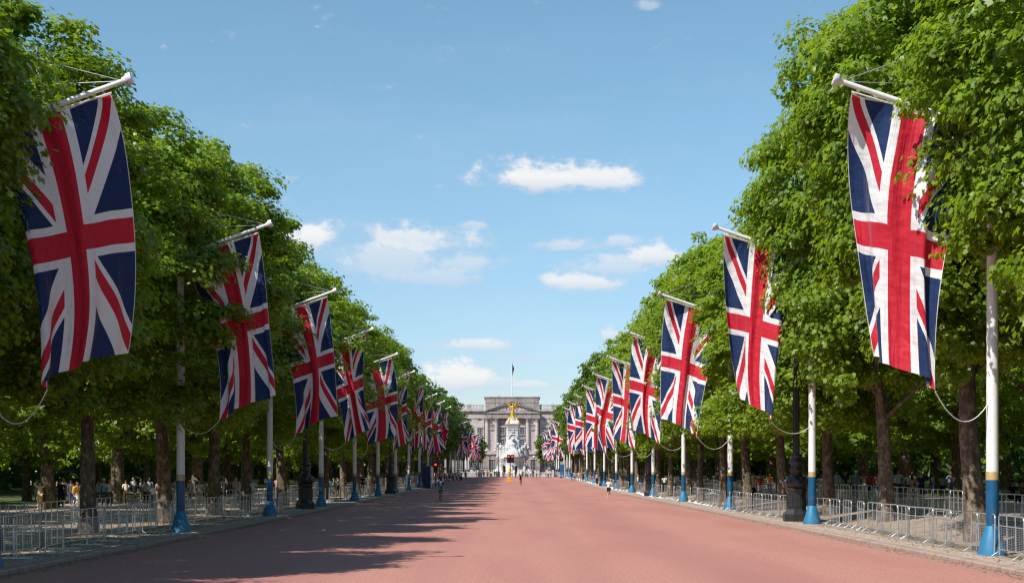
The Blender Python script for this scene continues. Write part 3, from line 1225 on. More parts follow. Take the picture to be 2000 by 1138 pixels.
M_NAVY = simple('navy_board', (0.012, 0.03, 0.10), 0.5)
M_BLUEB = simple('blue_board', (0.03, 0.10, 0.26), 0.5)
for px, y, w_, h_, m, lab, g in ((833, 196, 1.15, 3.0, M_NAVY, 'tall dark navy board box by the left kerb', 'tall blue board boxes by the kerbs'),
                                 (1098, 337, 1.0, 3.2, M_BLUEB, 'tall blue board box by the right kerb near the far poles', 'tall blue board boxes by the kerbs')):
    x = PX(px, y)
    o = thing('board_box', lab, 'board', (x, y, gh(x, y)), 0, g)
    MB().box(-w_ / 2, w_ / 2, -.5, .5, .06, h_, .02).build('panel', m, o)
    MB().box(-w_ / 2 - .04, w_ / 2 + .04, -.54, .54, 0, .058, .01).build('base', M_BLACK, o)
    MB().box(w_ / 2 + .003, w_ / 2 + .13, -.48, .48, .06, h_ - .02, .01).build('edge_strip', M_WHITE, o)


# ------------------------------------------------------------------ palace
def mat_stone(name, a, b2, stain, block=None, scale=1.0):
    m, b = new_mat(name)
    p = obj_pos()
    x, y, z = xyz(p)
    f = noise(p, 2.2 * scale, 5, 0.65)
    st = noise(stretch(p, (1, 1, .16)), 1.1 * scale, 4, 0.65)
    c = mix(f.smooth(0.3, 0.7), a, b2)
    c = mix(st.smooth(0.45, 0.68) * 0.6, c, stain)
    if block:
        zz = (z / block).frac()
        j = ((zz - 0.5).abs()) > 0.44
        c = mix(j * 0.6, c, stain)
    put(b.inputs['Base Color'], c)
    b.inputs['Roughness'].default_value = 0.85
    b.inputs['Specular IOR Level'].default_value = 0.25
    bump(b, f, 0.3, 0.05)
    return m


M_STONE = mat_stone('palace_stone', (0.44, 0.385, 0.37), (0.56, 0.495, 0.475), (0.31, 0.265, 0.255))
M_RECESS_SHADE = mat_stone('shade_darkened_recess_stone', (0.24, 0.205, 0.19), (0.32, 0.275, 0.26), (0.14, 0.12, 0.11))  # palace stone darkened: shade of the recess is put into its colour
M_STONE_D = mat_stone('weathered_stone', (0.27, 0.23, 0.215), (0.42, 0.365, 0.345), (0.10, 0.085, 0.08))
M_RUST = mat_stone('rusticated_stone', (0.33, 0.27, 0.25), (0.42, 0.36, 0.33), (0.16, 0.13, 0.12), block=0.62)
M_PANE = simple('window_glass', (0.05, 0.06, 0.075), 0.12, 0, 0.3)
M_FRAME = simple('window_frame_paint', (0.55, 0.53, 0.50), 0.5)
PY = 560.0
PZ = gy(PY)
pal = thing('palace', 'grey stone palace front with pediment and pilasters closing the view', 'palace', (0, PY, PZ))


def P(px): return (px - 1000.5) / 5.0      # photo column -> metres from the centre of the facade
def H(py): return (928.0 - py) / 5.0       # photo row -> metres above the forecourt


core = MB()
core.box(P(948.5), P(1053.5), .6, 20, H(816.5), H(776))
core.box(P(946), P(1056), .4, 20.3, H(777), H(773.6), .1)
core.box(P(948.3), P(1053.8), .5, 1.0, H(786), H(785))
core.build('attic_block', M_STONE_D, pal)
MB().box(P(948.5), P(1053.5), .6, 20, 0, H(816.7)).build('recessed_wall', M_RECESS_SHADE, pal)
for s in (-1, 1):
    x0, x1 = sorted((s * 10.85, s * 53))
    MB().box(x0, x1, 1.6, 18, H(884), H(801)).build('wing_wall', M_STONE, pal)
wb = MB()
for s in (-1, 1):
    x0, x1 = sorted((s * 10.85, s * 53))
    wb.box(x0, x1, 1.3, 18.2, 0, H(884))
wb.box(-10.9, 10.9, -.9, 2, 0, H(887))
wb.build('rusticated_ground_storey', M_RUST, pal)
cr = MB()
for s in (-1, 1):
    x0, x1 = sorted((s * 11.3, s * 53.6))
    cr.box(x0, x1, .9, 18.6, H(803.5), H(800), .12)
    cr.box(x0, x1, 1.2, 18.3, H(806), H(803.6), .1)
    cr.box(x0, x1, 1.45, 2.2, H(817), H(815.6), .04)
cr.box(-11.2, 11.2, -1.05, .7, H(807.5), H(803.5), .15)
cr.box(-10.8, 10.8, -.7, .7, H(813.5), H(807.6), .05)
cr.box(-11.0, 11.0, -.85, .7, H(816.5), H(813.6), .05)
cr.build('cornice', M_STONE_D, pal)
bd = MB()
bd.box(-11.4, 11.4, -1.3, 1.3, H(887), H(883.4), .1)
bd.box(-11.2, 11.2, -1.1, 1.25, H(883.3), H(881), .08)
for s in (-1, 1):
    x0, x1 = sorted((s * 11.45, s * 53.5))
    bd.box(x0, x1, 1.0, 1.75, H(886), H(882.5), .1)
bd.build('string_course', M_STONE, pal)
# pediment
ph = MB()
hw = (1055.5 - 943.5) / 10
za, zb = H(803.4), H(783.5)
ph.prism([(-hw + .6, za), (hw - .6, za), (0, zb - .55)], -.55, .55)
ph.build('tympanum', M_STONE_D, pal)
rk = MB()
for s in (-1, 1):
    a = [(s * hw, za), (0, zb), (0, zb - .75), (s * (hw - 1.3), za)]
    rk.prism(a if s < 0 else a[::-1], -1.25, .58)
    a = [(s * (hw + .15), za + .0), (0, zb + .22), (0, zb + .004), (s * (hw - .3), za + .004)]
    rk.prism(a if s < 0 else a[::-1], -1.45, .4)
rk.build('raking_cornice', M_STONE_D, pal)
rl = random.Random(4)
tf = MB(); tf.box(-5.5, 5.5, -.60, -.552, za + .05, za + .45)
for i in range(26):       # carved relief figures in the pediment
    x = rl.uniform(-6.5, 6.5)
    hh = (zb - za - 1.1) * (1 - abs(x) / (hw - .6)) - .2
    if hh < .5: continue
    tf.ball((x, -.55, za + hh * .45), .28, 7, (1, .8, 1.1 * max(.8, hh * 1.4)))
    tf.ball((x + .1, -.62, za + min(hh * .9, hh)), .2, 6)
tf.build('pediment_relief', M_STONE, pal)
# giant pilasters: two pairs each with a corinthian capital
for x in (P(952), P(970), P(1031.5), P(1049.5)):
    p = MB()
    p.lathe([(.68, H(877.5)), (.72, H(860)), (.66, H(824.5))], 18, c=(x, -.35, 0))
    q = p.build('column', M_STONE, pal)
    c = MB()
    c.lathe([(.66, H(824.5)), (.78, H(823)), (.74, H(821)), (1.0, H(818)), (1.08, H(817.2))], 12, c=(x, -.35, 0))
    c.box(x - 1.05, x + 1.05, -1.3, .6, H(817.3), H(816.6), .03)
    c.build('capital', M_STONE_D, q)
    c = MB()
    c.box(x - 1.0, x + 1.0, -1.15, .6, H(881), H(879.2), .05)
    c.lathe([(.92, H(879.2)), (.92, H(878.2)), (.72, H(877.4))], 16, c=(x, -.35, 0))
    c.build('column_base', M_STONE, q)
inf = MB()
for a, b_ in ((948.6, 974), (1027.5, 1053.4)):
    inf.box(P(a), P(b_), -.12, .595, H(881), H(816.6))
inf.build('pier_wall', M_STONE, pal)


def window(x, z0, z1, w, y, blind=False, ped=False):
    f = MB()
    t = .16
    f.box(x - w / 2 - t, x - w / 2, y - .22, y + .05, z0, z1)
    f.box(x + w / 2, x + w / 2 + t, y - .22, y + .05, z0, z1)
    f.box(x - w / 2 - t - .12, x + w / 2 + t + .12, y - .32, y + .05, z0 - .3, z0 - .003)
    f.box(x - w / 2 - t - .12, x + w / 2 + t + .12, y - .34, y + .05, z1 + .003, z1 + .34)
    if ped:
        f.prism([(x - w / 2 - .5, z1 + .35), (x + w / 2 + .5, z1 + .35), (x, z1 + .95)], y - .36, y + .04)
    o = f.build('window', M_STONE, pal)
    g = MB()
    g.box(x - w / 2 + .004, x + w / 2 - .004, y - .1, y - .06, z0, z1)
    g.build('pane', M_PANE if not blind else M_STONE_D, o)
    if not blind:
        b = MB()
        b.box(x - .035, x + .035, y - .15, y - .103, z0, z1)
        nb = max(2, int((z1 - z0) / .75))
        for i in range(nb + 1):
            zz = z0 + (z1 - z0) * i / nb
            b.box(x - w / 2 + .006, x + w / 2 - .006, y - .14, y - .104, max(z0, zz - .035), min(z1, zz + .035))
        b.build('glazing_bars', M_FRAME, o)


for x in (P(981.5), P(1020.5)):
    window(x, H(847.5), H(834), 1.7, .6, ped=True)
    window(x, H(869), H(857), 1.7, .6)
window(0, H(847.5), H(834), 1.7, .6, ped=True)
window(0, H(869), H(857), 1.7, .6)
for x in (P(961.3), P(1041.3)):
    window(x, H(837.5), H(829.5), 1.25, -.12, blind=True)
for s in (-1, 1):
    for k in range(6):
        x = s * (12.7 + 4.1 * k)
        window(x, H(851), H(835), 1.7, 1.6, ped=True)
        window(x, H(876), H(861), 1.7, 1.6)
        window(x, H(915), H(896), 1.6, 1.3)
        at = MB()
        for q in (-1, 0, 1):
            at.box(x + q * .55 - .2, x + q * .55 + .2, 1.5, 1.62, H(819.6), H(817.4))
        at.build('attic_vent', M_PANE, pal)
for x in (P(960), P(980), P(1021), P(1041)):
    window(x, H(917), H(897), 1.8, -.9)
# balustrades above the wings
for s in (-1, 1):
    b = MB()
    x0, x1 = sorted((s * 10.9, s * 53))
    b.box(x0, x1, 1.5, 2.0, H(799.9), H(798.4))
    b.box(x0, x1, 1.5, 2.0, H(790.8), H(789.4), .04)
    x = x0 + .3; i = 0
    while x < x1 - .2:
        if i % 14 == 0:
            b.box(x - .5, x + .5, 1.46, 2.04, H(798.3), H(789), .03)
            x += .6
        else:
            b.lathe([(.09, H(798.3)), (.15, H(796.3)), (.07, H(793.2)), (.1, H(790.9))], 6, c=(x, 1.75, 0))
        x += .42; i += 1
    b.build('balustrade', M_STONE, pal)
for px, w_, hh in ((916, 1.6, 1.3), (975, 1.2, .9), (1082, 1.5, 1.4)):
    ch = MB(); ch.box(P(px) - w_ / 2, P(px) + w_ / 2, 8, 9.2, H(800) if abs(px - 1000) > 60 else H(774), (H(787) if abs(px - 1000) > 60 else H(770.5)), .05)
    ch.build('chimney', M_STONE_D, pal)
fp = thing('roof_flagstaff', 'tall white flagstaff standing on the palace roof', 'flagstaff', (P(1000.5), PY + 4, PZ + H(773.6)))
MB().lathe([(.16, 0), (.13, 8), (.09, 13.7)], 10).build('staff', M_POLE, fp)
MB().ball((0, 0, 13.8), .16, 8).build('finial', M_GOLD, fp)
lf = MB()
n = 8
vs = []
for j in range(9):
    for i in range(n + 1):
        s = i / n
        vs.append((.12 + .75 * s * (.6 + .4 * math.sin(j * .8)), .25 * math.sin(s * 9 + j), -j * .55 - s * 1.2))
lf.add(vs, [(j * (n + 1) + i, (j + 1) * (n + 1) + i, (j + 1) * (n + 1) + i + 1, j * (n + 1) + i + 1) for j in range(8) for i in range(n)], True)
tag(lf.build('limp_flag', simple('dark_flag_cloth', (0.09, 0.03, 0.06), 0.7, 0, .6, 1.5), None, (P(1000.5), PY + 4, PZ + H(773.6) + 13.2)), 'small dark flag hanging limp from the palace roof flagstaff', 'flag')


# ------------------------------------------------------------------ figures
def skin(name, verts, edges, sub=1, root=0, mats=()):
    """grow one continuous surface over a chain of joints; verts: (x, y, z, rx, ry)"""
    me = bpy.data.meshes.new(name)
    me.from_pydata([v[:3] for v in verts], edges, [])
    o = bpy.data.objects.new(name, me)
    COL.objects.link(o)
    md = o.modifiers.new('skin', 'SKIN')
    md.use_smooth_shade = True
    md.branch_smoothing = 0.4
    for i, v in enumerate(verts):
        sv = me.skin_vertices[0].data[i]
        sv.radius = (v[3], v[4] if len(v) > 4 else v[3])
        sv.use_root = i == root
    if sub:
        sd = o.modifiers.new('sub', 'SUBSURF')
        sd.levels = sd.render_levels = sub
    dg = bpy.context.evaluated_depsgraph_get()
    out = bpy.data.meshes.new_from_object(o.evaluated_get(dg))
    out.name = name
    bpy.data.objects.remove(o)
    bpy.data.meshes.remove(me)
    return out


def joints(pose):
    """joint positions of a 1.75 m figure facing -y"""
    J = dict(pel=(0, 0, .94), wai=(0, 0, 1.08), che=(0, 0, 1.27), nb=(0, .01, 1.44), nk=(0, 0, 1.52), hd=(0, -.01, 1.62))
    for s, n in ((-1, 'L'), (1, 'R')):
        J['sh' + n] = (s * .19, 0, 1.41); J['el' + n] = (s * .25, .02, 1.13); J['wr' + n] = (s * .25, -.05, .90); J['pa' + n] = (s * .25, -.07, .82)
        J['hi' + n] = (s * .09, 0, .90); J['kn' + n] = (s * .10, -.01, .50); J['an' + n] = (s * .11, .02, .09); J['to' + n] = (s * .12, -.13, .035)
    J.update(pose)
    return J


def body_mesh(pose, hands=True):
    J = joints(pose)
    V = []; Ed = []; ix = {}

    def v(k, rx, ry=None, p=None):
        p = p or J[k]
        ix[k] = len(V)
        V.append((*p, rx, ry or rx))
        return ix[k]
    def e(a, b): Ed.append((ix[a], ix[b]))
    v('pel', .13, .10); v('wai', .12, .09); v('che', .15, .10); v('nb', .08, .07); v('nk', .05, .05); v('hd', .07, .08)
    for a, b in (('pel', 'wai'), ('wai', 'che'), ('che', 'nb'), ('nb', 'nk'), ('nk', 'hd')): e(a, b)
    for n in 'LR':
        v('sh' + n, .055); v('el' + n, .04); v('wr' + n, .026); v('pa' + n, .036, .02)
        e('nb', 'sh' + n); e('sh' + n, 'el' + n); e('el' + n, 'wr' + n); e('wr' + n, 'pa' + n)
        if hands:
            P_ = Vector(J['pa' + n]); d = (P_ - Vector(J['wr' + n])).normalized()
            side = d.cross(Vector((1, 0, 0)))
            side = side.normalized() if side.length > .1 else Vector((0, 1, 0))
            for q, (o_, L) in enumerate(((-.027, .062), (-.009, .075), (.009, .072), (.027, .055))):
                a = P_ + side * o_ + d * .03
                cu = Vector((-1 if n == 'R' else 1, 0, 0)) * .012
                b = a + d * L * .55 + cu; c = a + d * L * .95 + cu * 3
                k1, k2 = 'f%s%da' % (n, q), 'f%s%db' % (n, q)
                v(k1, .010, .010, tuple(b)); v(k2, .008, .008, tuple(c)); e('pa' + n, k1); e(k1, k2)
            t = P_ - d * .02 + side * -.04; t2 = t + d * .035 + side * -.012
            v('t1' + n, .012, .012, tuple(t)); v('t2' + n, .009, .009, tuple(t2)); e('wr' + n, 't1' + n); e('t1' + n, 't2' + n)
        v('hi' + n, .085); v('kn' + n, .058); v('an' + n, .038); v('to' + n, .034, .028)
        e('pel', 'hi' + n); e('hi' + n, 'kn' + n); e('kn' + n, 'an' + n); e('an' + n, 'to' + n)
    me = skin('body', V, Ed, 1)
    # head with face, joined into the same mesh
    h = Vector(J['hd'])
    mb = MB(); mb.smooth = True
    N, K = 12, 16
    prof = []
    for i in range(N + 1):
        ph = math.pi * i / N
        for k in range(K):
            a = 2 * math.pi * k / K
            x = .076 * math.sin(ph) * math.cos(a)
            y = .096 * math.sin(ph) * math.sin(a)
            z = -.122 * math.cos(ph)
            if z < -.02: x *= 1 + z * 2.0; y = y * (1 + z * .5) - .006
            if y < -.05 and abs(x) < .022 and -.035 < z < .02: y -= .024      # nose
            if y < -.05 and .02 < abs(x) < .05 and 0 < z < .035: y += .012    # eye sockets
            if y < -.04 and abs(x) < .035 and -.07 < z < -.05: y -= .007      # mouth
            prof.append((h.x + x, h.y + y, h.z + .02 + z))
    fs = [(i * K + k, i * K + (k + 1) % K, (i + 1) * K + (k + 1) % K, (i + 1) * K + k) for i in range(N) for k in range(K)]
    mb.add(prof, fs)
    for s in (-1, 1):
        mb.ball((h.x + s * .078, h.y + .01, h.z + .02), .026, 6, (.4, .8, 1.2))
    base = MB(); base.smooth = True
    base.add([tuple(x.co) for x in me.vertices], [tuple(p.vertices) for p in me.polygons], True)
    base.add(mb.v, mb.f, True)
    base.mat = 1
    for s in (-1, 1):
        base.ball((h.x + s * .03, h.y - .083, h.z + .035), .011, 5)
    base.smooth = True
    return base, J


def chain(keys, rads, J, extra):
    V = []; Ed = []; ix = {}
    for k, r in zip(keys, rads):
        ix[k] = len(V); V.append((*J[k], *(r if isinstance(r, tuple) else (r, r))))
    for a, b in extra: Ed.append((ix[a], ix[b]))
    return V, Ed


def lerp(a, b, t): return tuple(a[i] + (b[i] - a[i]) * t for i in range(3))


SKINS = [simple('skin_light', (0.52, 0.30, 0.21), 0.5, 0, .08), simple('skin_tan', (0.36, 0.19, 0.12), 0.5, 0, .08), simple('skin_brown', (0.16, 0.08, 0.05), 0.5, 0, .08)]
M_EYE = simple('dark_eye', (0.03, 0.02, 0.02), 0.3)


def proto(pose, sleeves=1.0, legs=1.0, longhair=False, skirt=False):
    """meshes of one figure: body, shirt, trousers, shoes, hair"""
    base, J = body_mesh(pose)
    P_ = {'body': base.mesh('body', [SKINS[0], M_EYE])}
    J = dict(J)
    for n in 'LR':
        J['cuff' + n] = lerp(J['sh' + n], J['el' + n], .62) if sleeves < 1 else lerp(J['el' + n], J['wr' + n], .93)
        J['hem' + n] = lerp(J['hi' + n], J['kn' + n], .85) if legs < 1 else lerp(J['kn' + n], J['an' + n], .93)
    J['low'] = (J['pel'][0], J['pel'][1], J['pel'][2] - .03)
    keys = ['low', 'wai', 'che', 'nb']; rads = [(.165, .125), (.145, .115), (.175, .125), (.088, .078)]
    ed = [('low', 'wai'), ('wai', 'che'), ('che', 'nb')]
    for n in 'LR':
        keys += ['sh' + n]; rads += [.076]; ed += [('nb', 'sh' + n)]
        if sleeves < 1:
            keys += ['cuff' + n]; rads += [.064]; ed += [('sh' + n, 'cuff' + n)]
        else:
            keys += ['el' + n, 'cuff' + n]; rads += [.057, .043]; ed += [('sh' + n, 'el' + n), ('el' + n, 'cuff' + n)]
    P_['shirt'] = skin('shirt', *chain(keys, rads, J, ed), 1)
    keys = ['pel']; rads = [(.15, .115)]; ed = []
    for n in 'LR':
        keys += ['hi' + n]; rads += [.104]; ed += [('pel', 'hi' + n)]
        if legs < 1:
            keys += ['hem' + n]; rads += [.092]; ed += [('hi' + n, 'hem' + n)]
        else:
            keys += ['kn' + n, 'hem' + n]; rads += [.078, .062]; ed += [('hi' + n, 'kn' + n), ('kn' + n, 'hem' + n)]
    P_['trousers'] = skin('trousers', *chain(keys, rads, J, ed), 1)
    if skirt:
        m = MB(); m.lathe([(.15, .98), (.2, .85), (.27, .55), (.26, .552), (.14, .9)], 14)
        P_['trousers'] = m.mesh('skirt', SKINS[0])
    for n in 'LR':
        V = [(*J['an' + n], .05, .05), (J['an' + n][0], J['an' + n][1] + .01, J['an' + n][2] - .045, .046, .042), (*J['to' + n], .045, .036)]
        P_['shoe' + n] = skin('shoe', V, [(0, 1), (1, 2)], 1)
    h = J['hd']
    m = MB(); m.smooth = True
    N, K = 9, 16
    vs = []
    for i in range(N + 1):
        ph = math.pi * .62 * i / N
        for k in range(K):
            a = 2 * math.pi * k / K
            fr = max(0, -math.sin(a))
            p2 = ph * (1 - .42 * fr)
            vs.append((h[0] + .086 * math.sin(p2) * math.cos(a) + 0, h[1] + .008 + .104 * math.sin(p2) * math.sin(a), h[2] + .026 + .132 * math.cos(p2)))
    m.add(vs, [(i * K + k, (i + 1) * K + k, (i + 1) * K + (k + 1) % K, i * K + (k + 1) % K) for i in range(N) for k in range(K)])
    if longhair:
        m.lathe([(.03, -.26), (.075, -.2), (.085, -.05), (.08, .06), (.03, .1)], 12, c=(h[0], h[1] + .055, h[2] - .0), sx=1.05, sy=.55)
    P_['hair'] = m.mesh('hair', M_EYE)
    P_['J'] = J
    return P_


POSES = {}


def get_proto(kind):
    if kind in POSES: return POSES[kind]
    st = {}
    walk = dict(knL=(-.10, -.16, .52), anL=(-.10, -.20, .12), toL=(-.10, -.36, .08), knR=(.10, .06, .49), anR=(.11, .30, .16), toR=(.12, .22, .03),
                elL=(-.25, .14, 1.16), wrL=(-.24, .10, .92), paL=(-.24, .07, .84), elR=(.25, -.08, 1.15), wrR=(.23, -.26, 1.0), paR=(.22, -.33, .97))
    K = {
        'stand': (st, .5, 1, False, False), 'stand_long': (st, 1, 1, False, False), 'stand_girl': (st, .5, 1, True, False), 'skirt': (st, .5, 1, True, True),
        'shorts': (st, .5, .5, False, False),
        'walk': (walk, .5, 1, False, False), 'walk_girl': (walk, 1, 1, True, False), 'walk_shorts': (walk, .5, .5, False, False),
        'hands_up': (dict(elL=(-.36, .02, 1.58), wrL=(-.17, -.02, 1.76), paL=(-.10, -.02, 1.79), elR=(.36, .02, 1.58), wrR=(.17, -.02, 1.76), paR=(.10, -.02, 1.79)), 1, 1, True, False),
        'hand_hip': (dict(elL=(-.36, .08, 1.17), wrL=(-.19, -.04, 1.0), paL=(-.14, -.06, .98), elR=(.36, .08, 1.17), wrR=(.2, -.02, 1.0), paR=(.15, -.05, .98)), 1, 1, False, False),
        'phone': (dict(elR=(.24, -.12, 1.16), wrR=(.10, -.30, 1.33), paR=(.07, -.34, 1.39), elL=(-.24, -.12, 1.16), wrL=(-.10, -.30, 1.31), paL=(-.07, -.34, 1.37)), .5, 1, False, False),
        'run': (dict(knL=(-.10, -.26, .62), anL=(-.10, -.08, .32), toL=(-.10, -.20, .22), knR=(.09, .02, .49), anR=(.10, .10, .09), toR=(.11, -.04, .035),
                     elL=(-.26, .16, 1.20), wrL=(-.2, -.02, 1.06), paL=(-.19, -.09, 1.07), elR=(.26, -.04, 1.14), wrR=(.2, -.24, 1.2), paR=(.18, -.31, 1.23)), .5, .5, False, False),
        'ride': (dict(pel=(0, .18, .98), wai=(0, .12, 1.12), che=(0, 0, 1.30), nb=(0, -.10, 1.45), nk=(0, -.14, 1.53), hd=(0, -.18, 1.63),
                      shL=(-.18, -.1, 1.42), shR=(.18, -.1, 1.42), elL=(-.27, -.24, 1.2), elR=(.27, -.24, 1.2), wrL=(-.24, -.42, 1.07), wrR=(.24, -.42, 1.07), paL=(-.24, -.49, 1.05), paR=(.24, -.49, 1.05),
                      hiL=(-.09, .14, .94), hiR=(.09, .14, .94), knL=(-.11, -.14, .72), knR=(.11, -.02, .56), anL=(-.11, .0, .38), anR=(.11, .04, .17), toL=(-.11, -.14, .36), toR=(.11, -.1, .13)), .5, .5, False, False),
        'sit': (dict(pel=(0, 0, .50), wai=(0, .01, .64), che=(0, -.02, .83), nb=(0, -.03, 1.0), nk=(0, -.04, 1.08), hd=(0, -.06, 1.18), shL=(-.19, -.03, .97), shR=(.19, -.03, .97),
                     elL=(-.24, -.06, .7), elR=(.24, -.06, .7), wrL=(-.16, -.28, .62), wrR=(.16, -.28, .62), paL=(-.13, -.35, .62), paR=(.13, -.35, .62), hiL=(-.09, -.04, .48), hiR=(.09, -.04, .48),
                     knL=(-.12, -.44, .50), knR=(.12, -.44, .50), anL=(-.12, -.42, .09), anR=(.12, -.42, .09), toL=(-.12, -.57, .035), toR=(.12, -.57, .035)), .5, 1, False, False),
    }
    POSES[kind] = proto(*K[kind])
    return POSES[kind]


CLOTH = {}


def cloth(name):
    c = dict(black=(.015, .015, .018), navy=(.02, .03, .09), grey=(.13, .13, .14), pale_grey=(.4, .41, .44), white=(.72, .71, .69), cream=(.62, .52, .38), beige=(.5, .36, .2),
             yellow=(.75, .38, .02), red=(.6, .03, .03), pink=(.6, .33, .34), pale_blue=(.33, .45, .6), blue=(.03, .13, .45), teal=(.1, .25, .28), denim=(.08, .12, .22), green=(.05, .2, .12),
             orange=(.8, .2, .03), hi_vis=(.55, .8, .03), brown=(.12, .06, .03), purple=(.2, .1, .3), straw=(.6, .48, .3), sky=(.03, .33, .7), khaki=(.3, .25, .16), blond=(.42, .27, .12), ginger=(.35, .12, .03))[name]
    if name not in CLOTH:
        CLOTH[name] = simple(name + '_cloth', c, 0.8, 0, .15, 6, .2)
    return CLOTH[name]


def setm(o, m):
    o.material_slots[0].link = 'OBJECT'
    o.material_slots[0].material = m


def addpart(name, me, root, m):
    if not me.materials:
        me.materials.append(M_EYE)
    o = ob(name, me, root)
    setm(o, m)
    return o


BAGS = dict(beige='walker in the yellow top', black='walker in grey beside the yellow top', blue='walker between straw hat and blue cap', khaki='walker right of the sunlit trunk', pink='green-topped walker in shorts')


def person(px, y, face, kind, top, bottom, hair, label, group=None, skin_i=0, h=1.0, hat=None, bag=None, shoes='white', x=None, detail=True, dz=0.0):
    x = PX(px, y) if x is None else x
    p = get_proto(kind)
    o = thing('person', label, 'person', (x, y, gh(x, y) + dz), R(face), group)
    o.scale = (h, h, h)
    b = ob('body', p['body'], o)
    setm(b, SKINS[skin_i])
    addpart('shirt', p['shirt'], o, cloth(top))
    addpart('skirt' if kind == 'skirt' else 'trousers', p['trousers'], o, cloth(bottom))
    if detail:
        addpart('shoe', p['shoeL'], o, cloth(shoes))
        addpart('shoe', p['shoeR'], o, cloth(shoes))
    J = p['J']
    hd = J['hd']
    addpart('hair', p['hair'], o, cloth(hair))
    if hat:
        m = MB()
        if hat[0] == 'cap':
            m.lathe([(.098, .06), (.1, .09), (.085, .14), (.03, .165)], 14, c=(hd[0], hd[1] + .008, hd[2]), sy=1.12)
            m.box(hd[0] - .06, hd[0] + .06, hd[1] - .19, hd[1] - .09, hd[2] + .062, hd[2] + .075, .005)
        elif hat[0] == 'helmet':
            m.lathe([(.108, .03), (.12, .07), (.105, .14), (.04, .19)], 14, c=(hd[0], hd[1] + .01, hd[2]), sy=1.25)
        else:
            m.lathe([(.2, .055), (.2, .068), (.105, .08), (.1, .16), (.03, .185)], 16, c=(hd[0], hd[1] + .008, hd[2]))
        m.build('hat' if hat[0] != 'helmet' else 'helmet', cloth(hat[1]), o)
    if bag:
        q = thing('backpack', '%s backpack on the back of the %s' % (bag, BAGS[bag]), 'bag', tuple(o.location), R(face), 'bags carried by the walkers')
        q.scale = o.scale
        ch = J['che']
        m = MB(); m.box(ch[0] - .15, ch[0] + .15, ch[1] + .13, ch[1] + .30, ch[2] - .24, ch[2] + .18, .05)
        m.box(ch[0] - .11, ch[0] + .11, ch[1] + .295, ch[1] + .35, ch[2] - .2, ch[2], .03)
        m.build('sack', cloth(bag), q)
        for s in (-1, 1):
            st = MB(); st.tube([(s * .10 + ch[0], ch[1] + .15, ch[2] + .15), (s * .12 + ch[0], ch[1] + .0, ch[2] + .215), (s * .11 + ch[0], ch[1] - .14, ch[2] + .05), (s * .13 + ch[0], ch[1] + .0, ch[2] - .2), (s * .12 + ch[0], ch[1] + .14, ch[2] - .2)], .016, 6)
            st.build('strap', cloth(bag), q)
    return o


WALK_L = 'walkers on the left-hand walk'
WALK_R = 'walkers on the right-hand walk'
person(78, 88, 20, 'hands_up', 'cream', 'beige', 'black', 'person in cream top and beige trousers with both hands raised to the head', WALK_L, 0, .97)
person(101, 94, 190, 'stand', 'grey', 'black', 'black', 'person in dark grey beside the one with raised hands', WALK_L, 1)
person(119, 91, 10, 'stand', 'black', 'black', 'black', 'person in plain black shirt left of the yellow top', WALK_L, 1, 1.02)
person(139, 100, 200, 'stand_long', 'grey', 'denim', 'brown', 'person in grey with jeans, half hidden behind the yellow top', WALK_L, 1, .95)
person(151, 88, 70, 'walk_girl', 'yellow', 'white', 'brown', 'person in yellow top and white trousers', WALK_L, 0, .97, bag='beige')
person(163, 86.5, 180, 'stand', 'grey', 'black', 'black', 'person seen from behind in grey', WALK_L, 2, 1.02, hat=('cap', 'black'), bag='black')
person(177, 90, 80, 'stand_girl', 'red', 'black', 'black', 'person in bright red top left of the big trunk', WALK_L, 1, .95)
person(190, 93, 100, 'stand_long', 'pale_grey', 'denim', 'black', 'person in pale grey long sleeves left of the big trunk', WALK_L, 1, 1.0)
person(203, 92, 200, 'stand_long', 'pale_blue', 'denim', 'blond', 'person in pale blue shirt with white cap', WALK_L, 0, 1.05, hat=('cap', 'white'))
person(246, 101, 10, 'phone', 'white', 'brown', 'brown', 'person in white top holding a phone, left of the black tee', WALK_L, 0, .97)
person(263, 87, 0, 'hand_hip', 'black', 'black', 'brown', 'person in black tee facing the road with brown hair', WALK_L, 0, 1.03)
person(285, 96, 30, 'stand_girl', 'pale_grey', 'black', 'black', 'person in grey striped top with dark long hair', WALK_L, 1, .98)
person(299, 90, 340, 'stand', 'white', 'denim', 'brown', 'shorter person in white tee leaning by the rail', WALK_L, 0, .86)
person(311, 93, 350, 'stand_girl', 'pink', 'white', 'ginger', 'person in pale pink top with long reddish hair', WALK_L, 0, 1.03)
person(334, 98, 20, 'stand', 'white', 'pink', 'brown', 'child in white patterned tee left of the blue flagpole foot', WALK_L, 0, .82)
person(372, 104, 170, 'stand', 'pale_blue', 'khaki', 'brown', 'person in straw hat and pale blue shirt seen from behind', WALK_L, 0, .95, hat=('sun', 'straw'))
person(388, 111, 175, 'stand', 'grey', 'denim', 'black', 'person with a blue pack', WALK_L, 1, 1.05, bag='blue')
person(399, 107, 20, 'stand', 'pink', 'black', 'black', 'person in faded pink between the blue pack and the blue cap', WALK_L, 1, .93)
person(414, 106, 185, 'walk', 'navy', 'black', 'brown', 'person in navy shirt with bright blue cap', WALK_L, 0, 1.0, hat=('cap', 'sky'))
person(429, 112, 190, 'stand', 'grey', 'black', 'brown', 'person in dark grey just left of the sunlit trunk', WALK_L, 1)
person(436, 120, 10, 'stand', 'white', 'grey', 'brown', 'person in white half behind the sunlit trunk', WALK_L, 0)
person(461, 105, 185, 'walk', 'pale_grey', 'denim', 'blond', 'person in pale grey tee right of the sunlit trunk', WALK_L, 0, 1.06, bag='khaki')
person(476, 112, 200, 'walk_shorts', 'green', 'khaki', 'brown', 'person in green with shorts walking away right of the sunlit trunk', WALK_L, 0, 1.0, bag='pink')
